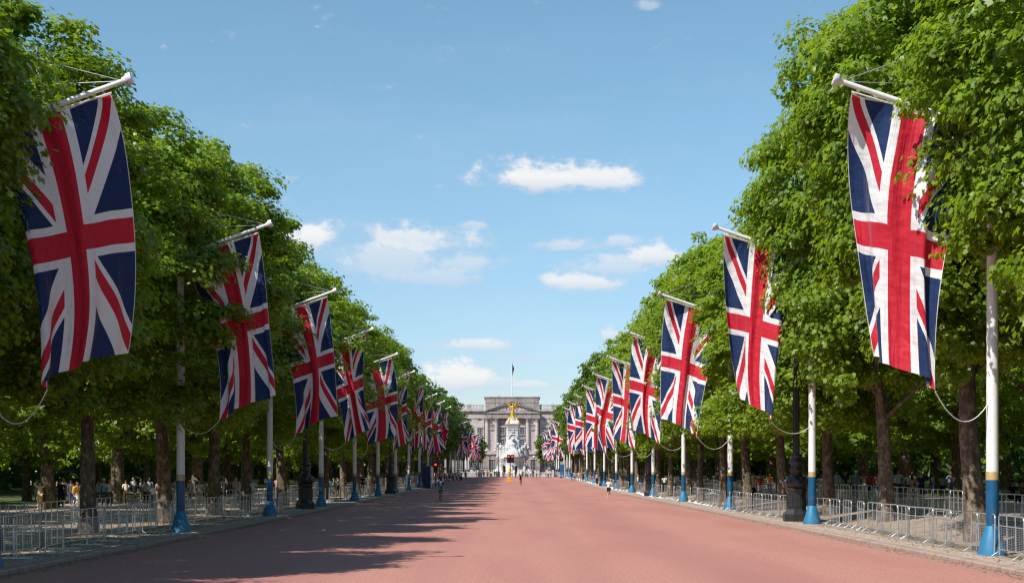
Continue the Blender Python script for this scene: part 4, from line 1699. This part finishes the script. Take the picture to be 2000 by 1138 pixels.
person(487, 118, 180, 'stand', 'black', 'black', 'black', 'person in black behind the green walker', WALK_L, 1)
person(1672, 92, 120, 'stand', 'teal', 'denim', 'blond', 'person in teal shirt and white cap left of the leaning trunk', WALK_R, 0, 1.05, hat=('cap', 'white'))
person(1666, 98, 100, 'stand', 'brown', 'black', 'black', 'person in dark brown just behind the teal shirt', WALK_R, 1, 1.0)
person(1713, 100, 20, 'stand_girl', 'pink', 'denim', 'brown', 'person in pink half hidden by the leaning trunk', WALK_R, 1, .97)
person(1723, 104, 40, 'stand', 'brown', 'black', 'black', 'person in dark brown right of the leaning trunk', WALK_R, 2, .92)
person(1742, 100, 190, 'stand_long', 'white', 'black', 'blond', 'person in white long sleeves seen from behind', WALK_R, 0, 1.04)
person(1755, 87, 0, 'hand_hip', 'pale_grey', 'navy', 'black', 'broad person in pale grey shirt with hand on hip', WALK_R, 1, 1.1)
person(1762, 106, 200, 'stand', 'grey', 'black', 'black', 'taller person in grey behind the pale grey shirt', WALK_R, 1, 1.12)
person(1781, 88, 190, 'stand_girl', 'pink', 'pale_grey', 'black', 'person with long black hair seen from behind', WALK_R, 1, .9)
person(1799, 86, 330, 'stand', 'navy', 'black', 'ginger', 'person in navy tee with bright blue shoulder', WALK_R, 0, 1.0)
person(1613, 108, 10, 'stand', 'white', 'black', 'black', 'person in white just right of the second flagpole', WALK_R, 0, 1.0)
person(1622, 112, 200, 'stand', 'brown', 'khaki', 'brown', 'person in brown right of the second flagpole', WALK_R, 1, 1.05)
person(1632, 107, 30, 'walk', 'khaki', 'black', 'brown', 'person in khaki walking right of the second flagpole', WALK_R, 1, 1.0)
person(1977, 74, 20, 'sit', 'black', 'black', 'black', 'person in black sitting on the pale bench at the near right', WALK_R, 1, 1.0, dz=.02)
person(1997, 73, -20, 'sit', 'brown', 'black', 'black', 'person in brown sitting on the pale bench at the near right', WALK_R, 1, 1.0, dz=.02)
bx_, by_ = PX(1986, 74.3), 74.3
o = thing('park_bench', 'pale wooden bench under the trees at the near right', 'bench', (bx_, by_, gh(bx_, by_)))
M_WOOD = simple('pale_wood', (0.42, 0.36, 0.29), 0.6, 0, .2, 4)
MB().box(-.95, .95, -.28, .2, .40, .45, .01).build('seat', M_WOOD, o)
MB().box(-.95, .95, .215, .26, .5, .86, .01).build('backrest', M_WOOD, o)
for s in (-1, 1):
    m = MB(); m.box(s * .8 - .04, s * .8 + .04, -.26, -.2, 0, .397); m.build('leg', M_BLACK, o)
    m = MB(); m.box(s * .8 - .04, s * .8 + .04, .262, .31, 0, .86); m.build('leg', M_BLACK, o)

PRN = random.Random(77)
TOPS = ['white', 'pink', 'pale_blue', 'white', 'navy', 'cream', 'red', 'pale_grey', 'teal', 'white', 'black', 'orange', 'pale_blue']


def fill(spots, where, group, rows):
    for i, (px, y) in enumerate(spots):
        t = TOPS[(i * 5 + rows) % len(TOPS)]
        b = PRN.choice(['black', 'denim', 'khaki', 'navy', 'grey', 'white'])
        k = PRN.choice(['stand', 'walk', 'stand_girl', 'shorts', 'walk_shorts', 'phone', 'stand_long', 'skirt'])
        person(px, y, PRN.choice([0, 20, 340, 180, 170, 200, 90, 270]), k, t, b, PRN.choice(['black', 'brown', 'blond', 'brown']),
               'walker in %s top and %s, %s along %s' % (t.replace('_', ' '), b.replace('_', ' '), ORD[i], where), group, PRN.randrange(3), PRN.uniform(.93, 1.05), detail=y < 150)


fill([(541, 128), (549, 132), (634, 135), (643, 138), (652, 141), (660, 136), (672, 150), (708, 160), (716, 165), (748, 170), (790, 190), (797, 195), (806, 200), (812, 205), (858, 235)], 'the left walk', WALK_L, 1)
fill([(1298, 150), (1312, 152), (1318, 147), (1370, 132), (1455, 120), (1466, 117), (1472, 121), (1484, 118), (1425, 128), (1246, 175), (1166, 215), (1360, 135), (1340, 140), (1570, 110), (1520, 116)], 'the right walk', WALK_R, 3)
_r = random.Random(8)
fill([(60 + i * 15.5 + _r.uniform(-5, 5), _r.uniform(88, 122)) for i in range(29)], 'the inner left walk', WALK_L, 2)
fill([(1440 + i * 16.5 + _r.uniform(-5, 5), _r.uniform(90, 125)) for i in range(30)], 'the inner right walk', WALK_R, 4)
# far people on the road end
far = [(881, 262, 'white', 'orange'), (884.5, 264, 'orange', 'black'), (888, 262, 'pink', 'white'), (892, 266, 'white', 'navy'), (897, 262, 'orange', 'khaki'), (900.5, 264, 'red', 'black'), (868, 250, 'grey', 'black'),
       (872.5, 254, 'pale_grey', 'black'), (876.5, 256, 'black', 'denim'), (862, 246, 'white', 'black'), (909, 286, 'navy', 'navy'), (1117, 262, 'navy', 'denim'), (1122, 264, 'pale_blue', 'denim'), (1130, 258, 'cream', 'beige'),
       (1134, 262, 'beige', 'khaki'), (1139, 246, 'black', 'black')]
for i, (px, y, t, b) in enumerate(far):
    person(px, y, PRN.choice([0, 180, 90, 200]), 'walk' if i % 2 else 'stand', t, b, 'brown',
           'distant person in %s and %s, %s in the groups at the far kerbs' % (t.replace('_', ' '), b, ORD[i]), 'people gathered at the far kerbs', i % 3, 1.0, detail=False)
far = [(960, 331, 'hi_vis', 'black'), (1000, 332, 'hi_vis', 'black'), (1007, 328, 'navy', 'navy'), (1014, 332, 'hi_vis', 'navy'), (1030.5, 331, 'hi_vis', 'black'), (1048, 331, 'hi_vis', 'black'),
       (952, 333, 'orange', 'orange'), (981, 333, 'orange', 'orange'), (1054, 333, 'orange', 'khaki'), (930, 340, 'white', 'pink'), (935, 341, 'pink', 'black'), (940, 340, 'white', 'grey'), (945, 342, 'grey', 'black'),
       (966, 342, 'grey', 'denim'), (970, 341, 'pale_grey', 'black'), (975, 342, 'navy', 'black'), (988, 341, 'white', 'black'), (1021, 341, 'grey', 'navy'), (1037, 341, 'white', 'black'), (1041, 342, 'navy', 'black'),
       (1066, 341, 'pink', 'grey'), (1071, 342, 'white', 'black'), (1076, 340, 'pale_blue', 'black'), (984, 342, 'purple', 'black'), (1026, 343, 'pale_grey', 'grey')]
for i, (px, y, t, b) in enumerate(far):
    what = 'steward in hi-vis yellow jacket' if t == 'hi_vis' else 'person in %s top and %s' % (t.replace('_', ' '), b)
    person(px, y, PRN.choice([0, 180, 90, 200]), 'stand' if i % 2 else 'stand_long', t, b, 'brown',
           'tiny %s, %s at the barriers across the road end' % (what, ORD[i]), 'people along the barriers at the road end', i % 3, 1.0, detail=False)


# runner and cyclists on the road
person(1189, 131, 180, 'run', 'white', 'black', 'brown', 'runner in white top and black shorts beside the right kerb', None, 0, 1.0)
M_TYRE = simple('black_rubber', (0.02, 0.02, 0.02), 0.8)
M_BIKE = simple('dark_frame_paint', (0.03, 0.05, 0.07), 0.35)


def bicycle(px, y, rz, label, dx_=0):
    x = PX(px, y)
    o = thing('bicycle', label, 'bicycle', (x, y, gh(x, y)), R(rz))
    R_ = .34
    for yy in (-.52, .52):
        w = MB()
        pts = [(0, yy + R_ * math.cos(R(a)), R_ + .012 + R_ * math.sin(R(a))) for a in range(0, 361, 15)]
        w.tube(pts, .02, 6, cap=False)
        wo = w.build('wheel', M_TYRE, o)
        s = MB()
        pts = [(0, yy + (R_ - .03) * math.cos(R(a)), R_ + .012 + (R_ - .03) * math.sin(R(a))) for a in range(0, 361, 15)]
        s.tube(pts, .01, 5, cap=False)
        for a in range(0, 180, 15):
            s.tube([(0, yy + (R_ - .03) * math.cos(R(a)), R_ + .012 + (R_ - .03) * math.sin(R(a))), (0, yy - (R_ - .03) * math.cos(R(a)), R_ + .012 - (R_ - .03) * math.sin(R(a)))], .003, 4)
        s.build('rim', M_STEEL, wo)
    f = MB()
    bb = (0, .08, .29); st = (0, .22, .80); hdt = (0, -.36, .84); hdb = (0, -.40, .70); ra = (0, .52, .35); fa = (0, -.52, .35)
    for a, b in ((bb, st), (st, hdt), (bb, hdb), (bb, ra), (st, ra), (hdt, hdb), (hdb, fa)):
        f.tube([a, b], .018, 8)
    f.build('frame', M_BIKE, o)
    h = MB(); h.tube([hdt, (0, -.38, .98)], .015, 6); h.tube([(-.25, -.44, 1.02), (-.2, -.40, 1.0), (0, -.38, .98), (.2, -.40, 1.0), (.25, -.44, 1.02)], .014, 6)
    h.build('handlebar', M_BLACK, o)
    s = MB(); s.tube([st, (0, .23, .87)], .013, 6); s.lathe([(.06, 0), (.085, .02), (.06, .05)], 10, c=(0, .22, .865), sy=1.6)
    s.build('saddle', M_BLACK, o)
    c = MB(); c.tube([(-.1, .08, .29), (.1, .08, .29)], .012, 6); c.tube([(-.1, .08, .29), (-.1, -.04, .36)], .01, 6); c.tube([(.1, .08, .29), (.1, .06, .15)], .01, 6)
    c.box(-.16, -.1, -.08, .0, .34, .36); c.box(.1, .16, .0, .1, .12, .14)
    c.build('crank', M_BLACK, o)
    return o


bicycle(861, 121, 178, 'dark bicycle ridden away from the viewer near the left kerb')
person(861, 121, 178, 'ride', 'navy', 'green', 'black', 'cyclist in dark top and green shorts near the left kerb', None, 0, 1.02, hat=('helmet', 'black'), shoes='black')
bicycle(1017, 222, 8, 'dark bicycle ridden toward the viewer in mid-road')
person(1017, 222, 8, 'ride', 'black', 'black', 'black', 'cyclist in black riding toward the viewer in mid-road', None, 1, 1.05, hat=('helmet', 'white'), shoes='black')

# hand flag carried above the crowd
x = PX(160, 87); z = gh(x, 87)
me, _c = flag_mesh(91, .30, .6, 0, 8, 12, 20, 0, 0, .02, .02, 1)
hf = thing('hand_flag', 'tiny Union flag on a stick held up above the walkers on the left', 'hand flag', (x, 87, z))
MB().tube([(0, 0, 1.7), (.02, 0, 2.75)], .008, 6).build('stick', M_WOOD, hf)
c = ob('flag_cloth', me, hf, (.03, 0, 2.72)); c.rotation_euler = (0, R(-68), 0); c.scale = (.8, .1, .8)


# ------------------------------------------------------------------ memorial
def mat_marble():
    m, b = new_mat('white_marble')
    p = obj_pos()
    f = noise(p, 1.4, 5, 0.7)
    st = noise(stretch(p, (1, 1, .2)), 1.6, 4, 0.7)
    c = mix(f.smooth(0.3, 0.7), (0.45, 0.44, 0.42), (0.61, 0.595, 0.57))
    c = mix(st.smooth(0.5, 0.72) * 0.5, c, (0.24, 0.25, 0.26))
    put(b.inputs['Base Color'], c)
    b.inputs['Roughness'].default_value = 0.6
    bump(b, f, 0.3, 0.08)
    return m


M_MARB = mat_marble()
M_GILT = simple('gilded_bronze', (0.86, 0.45, 0.07), 0.45, 0.7, .2, 2.0)
M_BRONZE = simple('dark_bronze', (0.05, 0.055, 0.055), 0.5, 0.3, .3, 2.0)
MY = 480.0
mem = thing('victoria_memorial'.replace('victoria_', 'white_marble_'), 'tall white marble memorial with gilded winged statue in front of the palace', 'memorial', (0.3, MY, gy(MY)))


def mh(py): return (928.6 - py) / 5.83


b = MB()
b.lathe([(9.2, 0), (9.2, .35), (8.8, .36), (8.8, .7), (8.3, .71), (8.3, 1.05), (7.4, 1.06), (7.4, 1.5), (6.6, 1.51), (6.6, 1.95), (5.9, 1.96), (5.9, 2.3)], 48)
b.build('steps', M_MARB, mem)
b = MB()
b.lathe([(5.0, 1.04), (5.0, 1.7), (4.6, 2.0), (4.45, 4.9), (4.7, 5.3), (5.15, 5.7), (5.25, 6.05), (5.2, 6.3), (4.4, 6.35)], 40)
b.lathe([(3.2, 1.04), (3.2, 1.6), (2.75, 1.9), (2.65, 4.9), (2.9, 5.4), (3.2, 5.75), (3.25, 6.1), (3.2, 6.32)], 32, c=(0, -3.1, 0))
for a in range(4):
    an = R(45 + 90 * a)
    b.lathe([(1.5, 1.04), (1.5, 2.6), (1.25, 2.8), (1.2, 5.2), (1.5, 5.6), (1.5, 6.0)], 16, c=(4.6 * math.cos(an), 4.6 * math.sin(an), 0))
b.build('pedestal', M_MARB, mem)
b = MB()
# tower: slightly tapering square shaft with concave flanks
def sq(r, z, ch=.25):
    c_ = r * ch
    return [(r - c_, -r, z), (r, -r + c_, z), (r, r - c_, z), (r - c_, r, z), (-r + c_, r, z), (-r, r - c_, z), (-r, -r + c_, z), (-r + c_, -r, z)]
lv = [(3.9, 6.3), (3.5, 7.5), (3.0, 9.0), (2.55, 10.6), (2.3, 12.0), (2.22, 16.2), (2.45, 16.35), (2.5, 16.7), (2.2, 16.72), (2.15, 16.95), (2.65, 17.2), (2.7, 17.5), (2.3, 17.6)]
vs = []
for r, z in lv: vs += sq(r, z)
fs = [(i * 8 + k, i * 8 + (k + 1) % 8, (i + 1) * 8 + (k + 1) % 8, (i + 1) * 8 + k) for i in range(len(lv) - 1) for k in range(8)]
b.add(vs, fs + [tuple(range(len(vs) - 8, len(vs)))])
b.build('tower', M_MARB, mem)
b = MB()
b.lathe([(2.2, 17.58), (1.9, 17.9), (1.6, 18.3), (1.25, 18.6), (1.1, 19.2), (1.25, 19.4), (1.0, 19.6)], 24)
for s in (-1, 1):
    b.lathe([(.5, 17.58), (.62, 17.9), (.4, 18.4), (.2, 18.6)], 12, c=(s * 1.7, -1.5, 0))
b.build('dome_cap', M_MARB, mem)
# niche arch behind the seated queen
b = MB()
pts = [(-1.35, -2.36, 10.6), (-1.35, -2.36, 12.6)] + [(-1.35 * math.cos(R(a)), -2.36, 12.6 + 1.35 * math.sin(R(a))) for a in range(15, 180, 15)] + [(1.35, -2.36, 12.6), (1.35, -2.36, 10.6)]
b.tube(pts, .2, 8)
b.prism([(-.5, 14.6), (.5, 14.6), (.35, 15.3), (-.35, 15.3)], -2.5, -2.2)
b.box(-1.9, 1.9, -2.44, -2.3, 15.5, 15.7, .02)
b.build('niche_arch', M_MARB, mem)


def figure(name, parent, mat, k, loc, rz, pose, robe, extra=None):
    """a carved draped figure as one mesh"""
    base, J = body_mesh(pose, hands=False)
    rnd = random.Random(int(loc[0] * 100 + loc[2] * 10 + rz))
    n = 28
    vs = []; fs = []
    for i, (r, z, oy) in enumerate(robe):
        for q in range(n):
            a = 2 * math.pi * q / n
            rr = r * (1 + .12 * math.sin(q * math.pi / 2 + z * 3) + .06 * math.sin(q * 3.1 + z * 7 + rz))
            vs.append((rr * math.cos(a), oy + rr * math.sin(a) * .85, z))
    for i in range(len(robe) - 1):
        for q in range(n):
            j = (q + 1) % n
            fs.append((i * n + q, i * n + j, (i + 1) * n + j, (i + 1) * n + q))
    base.mat = 0
    base.add(vs, fs, True)
    if extra: extra(base)
    M = Matrix.Translation(loc) @ Matrix.Rotation(R(rz), 4, 'Z') @ Matrix.Scale(k, 4)
    base.v = [tuple(M @ Vector(p)) for p in base.v]
    return base.build(name, [mat, mat], parent)


SITP = dict(pel=(0, 0, .52), wai=(0, .01, .68), che=(0, 0, .9), nb=(0, 0, 1.07), nk=(0, 0, 1.15), hd=(0, -.01, 1.26), shL=(-.2, 0, 1.04), shR=(.2, 0, 1.04), elL=(-.32, -.04, .8), elR=(.32, -.04, .8),
            wrL=(-.26, -.3, .74), wrR=(.26, -.3, .72), paL=(-.25, -.37, .74), paR=(.24, -.37, .7), hiL=(-.12, -.05, .5), hiR=(.12, -.05, .5), knL=(-.18, -.45, .52), knR=(.18, -.45, .52),
            anL=(-.18, -.48, .1), anR=(.18, -.48, .1), toL=(-.18, -.62, .04), toR=(.18, -.62, .04))
ROBE_SIT = [(.62, 0, -.3), (.58, .2, -.28), (.5, .45, -.2), (.36, .58, -.08), (.24, .72, 0), (.22, .92, 0), (.25, 1.02, 0), (.1, 1.12, 0)]
ROBE_ST = [(.36, 0, .02), (.30, .3, .02), (.25, .7, 0), (.19, 1.0, 0), (.17, 1.1, 0), (.21, 1.3, 0), (.19, 1.42, 0), (.07, 1.5, 0)]


def throne(m):
    m.box(-.5, .5, .1, .6, 0, 1.35, .05)
    m.lathe([(.14, 1.34), (.16, 1.42), (.06, 1.5)], 10, c=(0, -.01, 0))
    m.box(-.62, -.44, -.35, .5, 0, .68, .05)
    m.box(.44, .62, -.35, .5, 0, .68, .05)


figure('seated_queen', mem, M_MARB, 4.3, (0, -3.6, 6.3), 0, SITP, ROBE_SIT, throne)
UP = dict(elR=(.34, 0, 1.62), wrR=(.42, -.03, 1.86), paR=(.44, -.03, 1.95), elL=(-.32, -.05, 1.2), wrL=(-.4, -.2, 1.05), paL=(-.42, -.26, 1.02))
LEAN = dict(elL=(-.3, -.1, 1.2), wrL=(-.12, -.3, 1.2), paL=(-.05, -.34, 1.2), elR=(.3, -.1, 1.2), wrR=(.25, -.3, 1.05), paR=(.2, -.35, 1.03))
for s in (-1, 1):
    figure('standing_statue', mem, M_MARB, 2.75, (s * 4.1, -2.2, 6.3), s * 15, LEAN, ROBE_ST)
    figure('standing_statue', mem, M_MARB, 2.3, (s * 3.1, -2.9, 6.3), s * 35, {}, ROBE_ST)
    figure('standing_statue', mem, M_MARB, 2.2, (s * 4.9, -.8, 6.3), s * 60, LEAN, ROBE_ST)
    figure('kneeling_statue', mem, M_MARB, 2.4, (s * 2.0, -3.9, 6.3), -s * 20, SITP, ROBE_SIT)
    figure('buttress_statue', mem, M_MARB, 2.2, (s * 4.9, -3.4, 1.1), s * 30, SITP, ROBE_SIT)
    figure('buttress_statue', mem, M_MARB, 2.3, (s * 3.9, -4.6, 1.1), s * 10, LEAN, ROBE_ST)
    figure('gilded_seated_figure', mem, M_GILT, 1.6, (s * 1.35, -.6, 17.6), s * 25, SITP, ROBE_SIT)
    figure('gilded_seated_figure', mem, M_GILT, 1.7, (s * 1.2, .8, 17.6), s * 150, SITP, ROBE_SIT)


def wings(m):
    for s in (-1, 1):
        n = 9
        vs = []; fs = []
        for i in range(n + 1):          # feathered wing sweeping up and out
            t = i / n
            x = s * (.08 + (.80 if s > 0 else .62) * t ** .9)
            zt = 1.35 + .95 * t ** 1.3
            zb = 1.28 + .50 * t ** 1.8 - .5 * math.sin(t * 3.14) * .8
            th = .05 * (1 - t) + .012
            vs += [(x, .12 + .15 * t - th, zt), (x, .12 + .15 * t + th, zt), (x + s * .05, .12 + .15 * t + th, zb + .06 * (i % 2)), (x + s * .05, .12 + .15 * t - th, zb + .06 * (i % 2))]
        for i in range(n):
            a = i * 4
            for q in range(4):
                w = (a + q, a + (q + 1) % 4, a + 4 + (q + 1) % 4, a + 4 + q)
                fs.append(w)
        fs += [(0, 1, 2, 3), (n * 4 + 3, n * 4 + 2, n * 4 + 1, n * 4)]
        m.add(vs, fs, False)
    m.ball((0, 0, -.12), .24, 10)


figure('winged_victory', mem, M_GILT, 2.35, (0, 0, 20.1), 24, UP, [(.36, -.1, .1), (.30, .25, .06), (.24, .6, .02), (.19, .98, 0), (.16, 1.1, 0), (.21, 1.3, 0), (.17, 1.42, 0), (.06, 1.5, 0)], wings)
# dark lamp clusters beside the memorial
for s, nm in ((-1, 'left'), (1, 'right')):
    for dist, px_, hh, cl in ((470, 1000 + s * 27, 10.6, True), (455, 1000 + s * 43, 6.2, False)):
        x = PX(px_, dist)
        o = thing('globe_lamp', ('dark lamp standard with a cluster of globes on the %s flank of the memorial' if cl else 'single white globe lamp on the %s side, before the palace railings') % nm, 'street lamp', (x, dist, gy(dist)))
        MB().lathe([(.35, 0), (.35, .5), (.16, .8), (.12, hh - 1.2), (.2, hh - 1.1), (.08, hh - .4)], 10).build('post', M_BRONZE, o)
        g = M_GLASS if not cl else M_BRONZE
        MB().ball((0, 0, hh), .42, 10).build('globe', M_GLASS, o)
        if cl:
            for q in (-1, 1):
                MB().tube([(0, 0, hh - 1.6), (q * .5, 0, hh - 1.75), (q * .85, 0, hh - 1.5)], .06, 6).build('bracket', M_BRONZE, o)
                MB().ball((q * .85, 0, hh - 1.15), .33, 9).build('globe', M_GLASS, o)
# garden walls with dark statuary at both sides
for s, nm in ((-1, 'left'), (1, 'right')):
    x = s * 8.5
    y = 400
    o = thing('garden_wall', 'low white stone garden wall with plinths %s of the memorial' % nm, 'wall', (0, y, gy(y)), 0, 'white garden walls')
    w = MB()
    x0, x1 = sorted((s * 6.6, s * 24))
    w.box(x0, x1, -.3, .3, .003, 1.1, .03)
    w.box(x0 - .1, x1 + .1, -.4, .4, 1.103, 1.3, .03)
    w.build('wall', M_MARB, o)
    pl = MB(); pl.box(s * 7 - .8, s * 7 + .8, -.85, .85, 0, 1.75, .05); pl.box(s * 10.5 - 1.2, s * 10.5 + 1.2, -1.2, 1.2, 0, 1.95, .05)
    pl.build('plinth', M_MARB, o)
    st = thing('bronze_group', 'dark bronze figure group on the white garden wall %s of the memorial' % nm, 'statue', (s * 10.5, y, gy(y) + 1.955), 0, 'dark bronze groups')
    figure('seated_figure', st, M_BRONZE, 1.7, (0, 0, 0), 10 * s, SITP, ROBE_SIT)
    figure('standing_figure', st, M_BRONZE, 1.5, (.95, .2, 0), -10, LEAN, ROBE_ST)
    figure('standing_figure', st, M_BRONZE, 1.45, (-.95, .2, 0), 30, UP, ROBE_ST)
# palace railings
rl_ = MB()
x = -24.0
while x < 24:
    rl_.box(x - .03, x + .03, -.03, .03, .4, 3.2)
    x += .32
rl_.box(-24, 24, -.05, .05, 2.7, 2.78); rl_.box(-24, 24, -.05, .05, .5, .58)
o = thing('palace_railings', 'dark iron railings on a low stone kerb before the palace', 'railings', (0, 520, gy(520)))
rl_.build('railing', M_BLACK, o)
MB().box(-24.2, 24.2, -.25, .25, 0, .398).build('plinth', M_STONE, o)
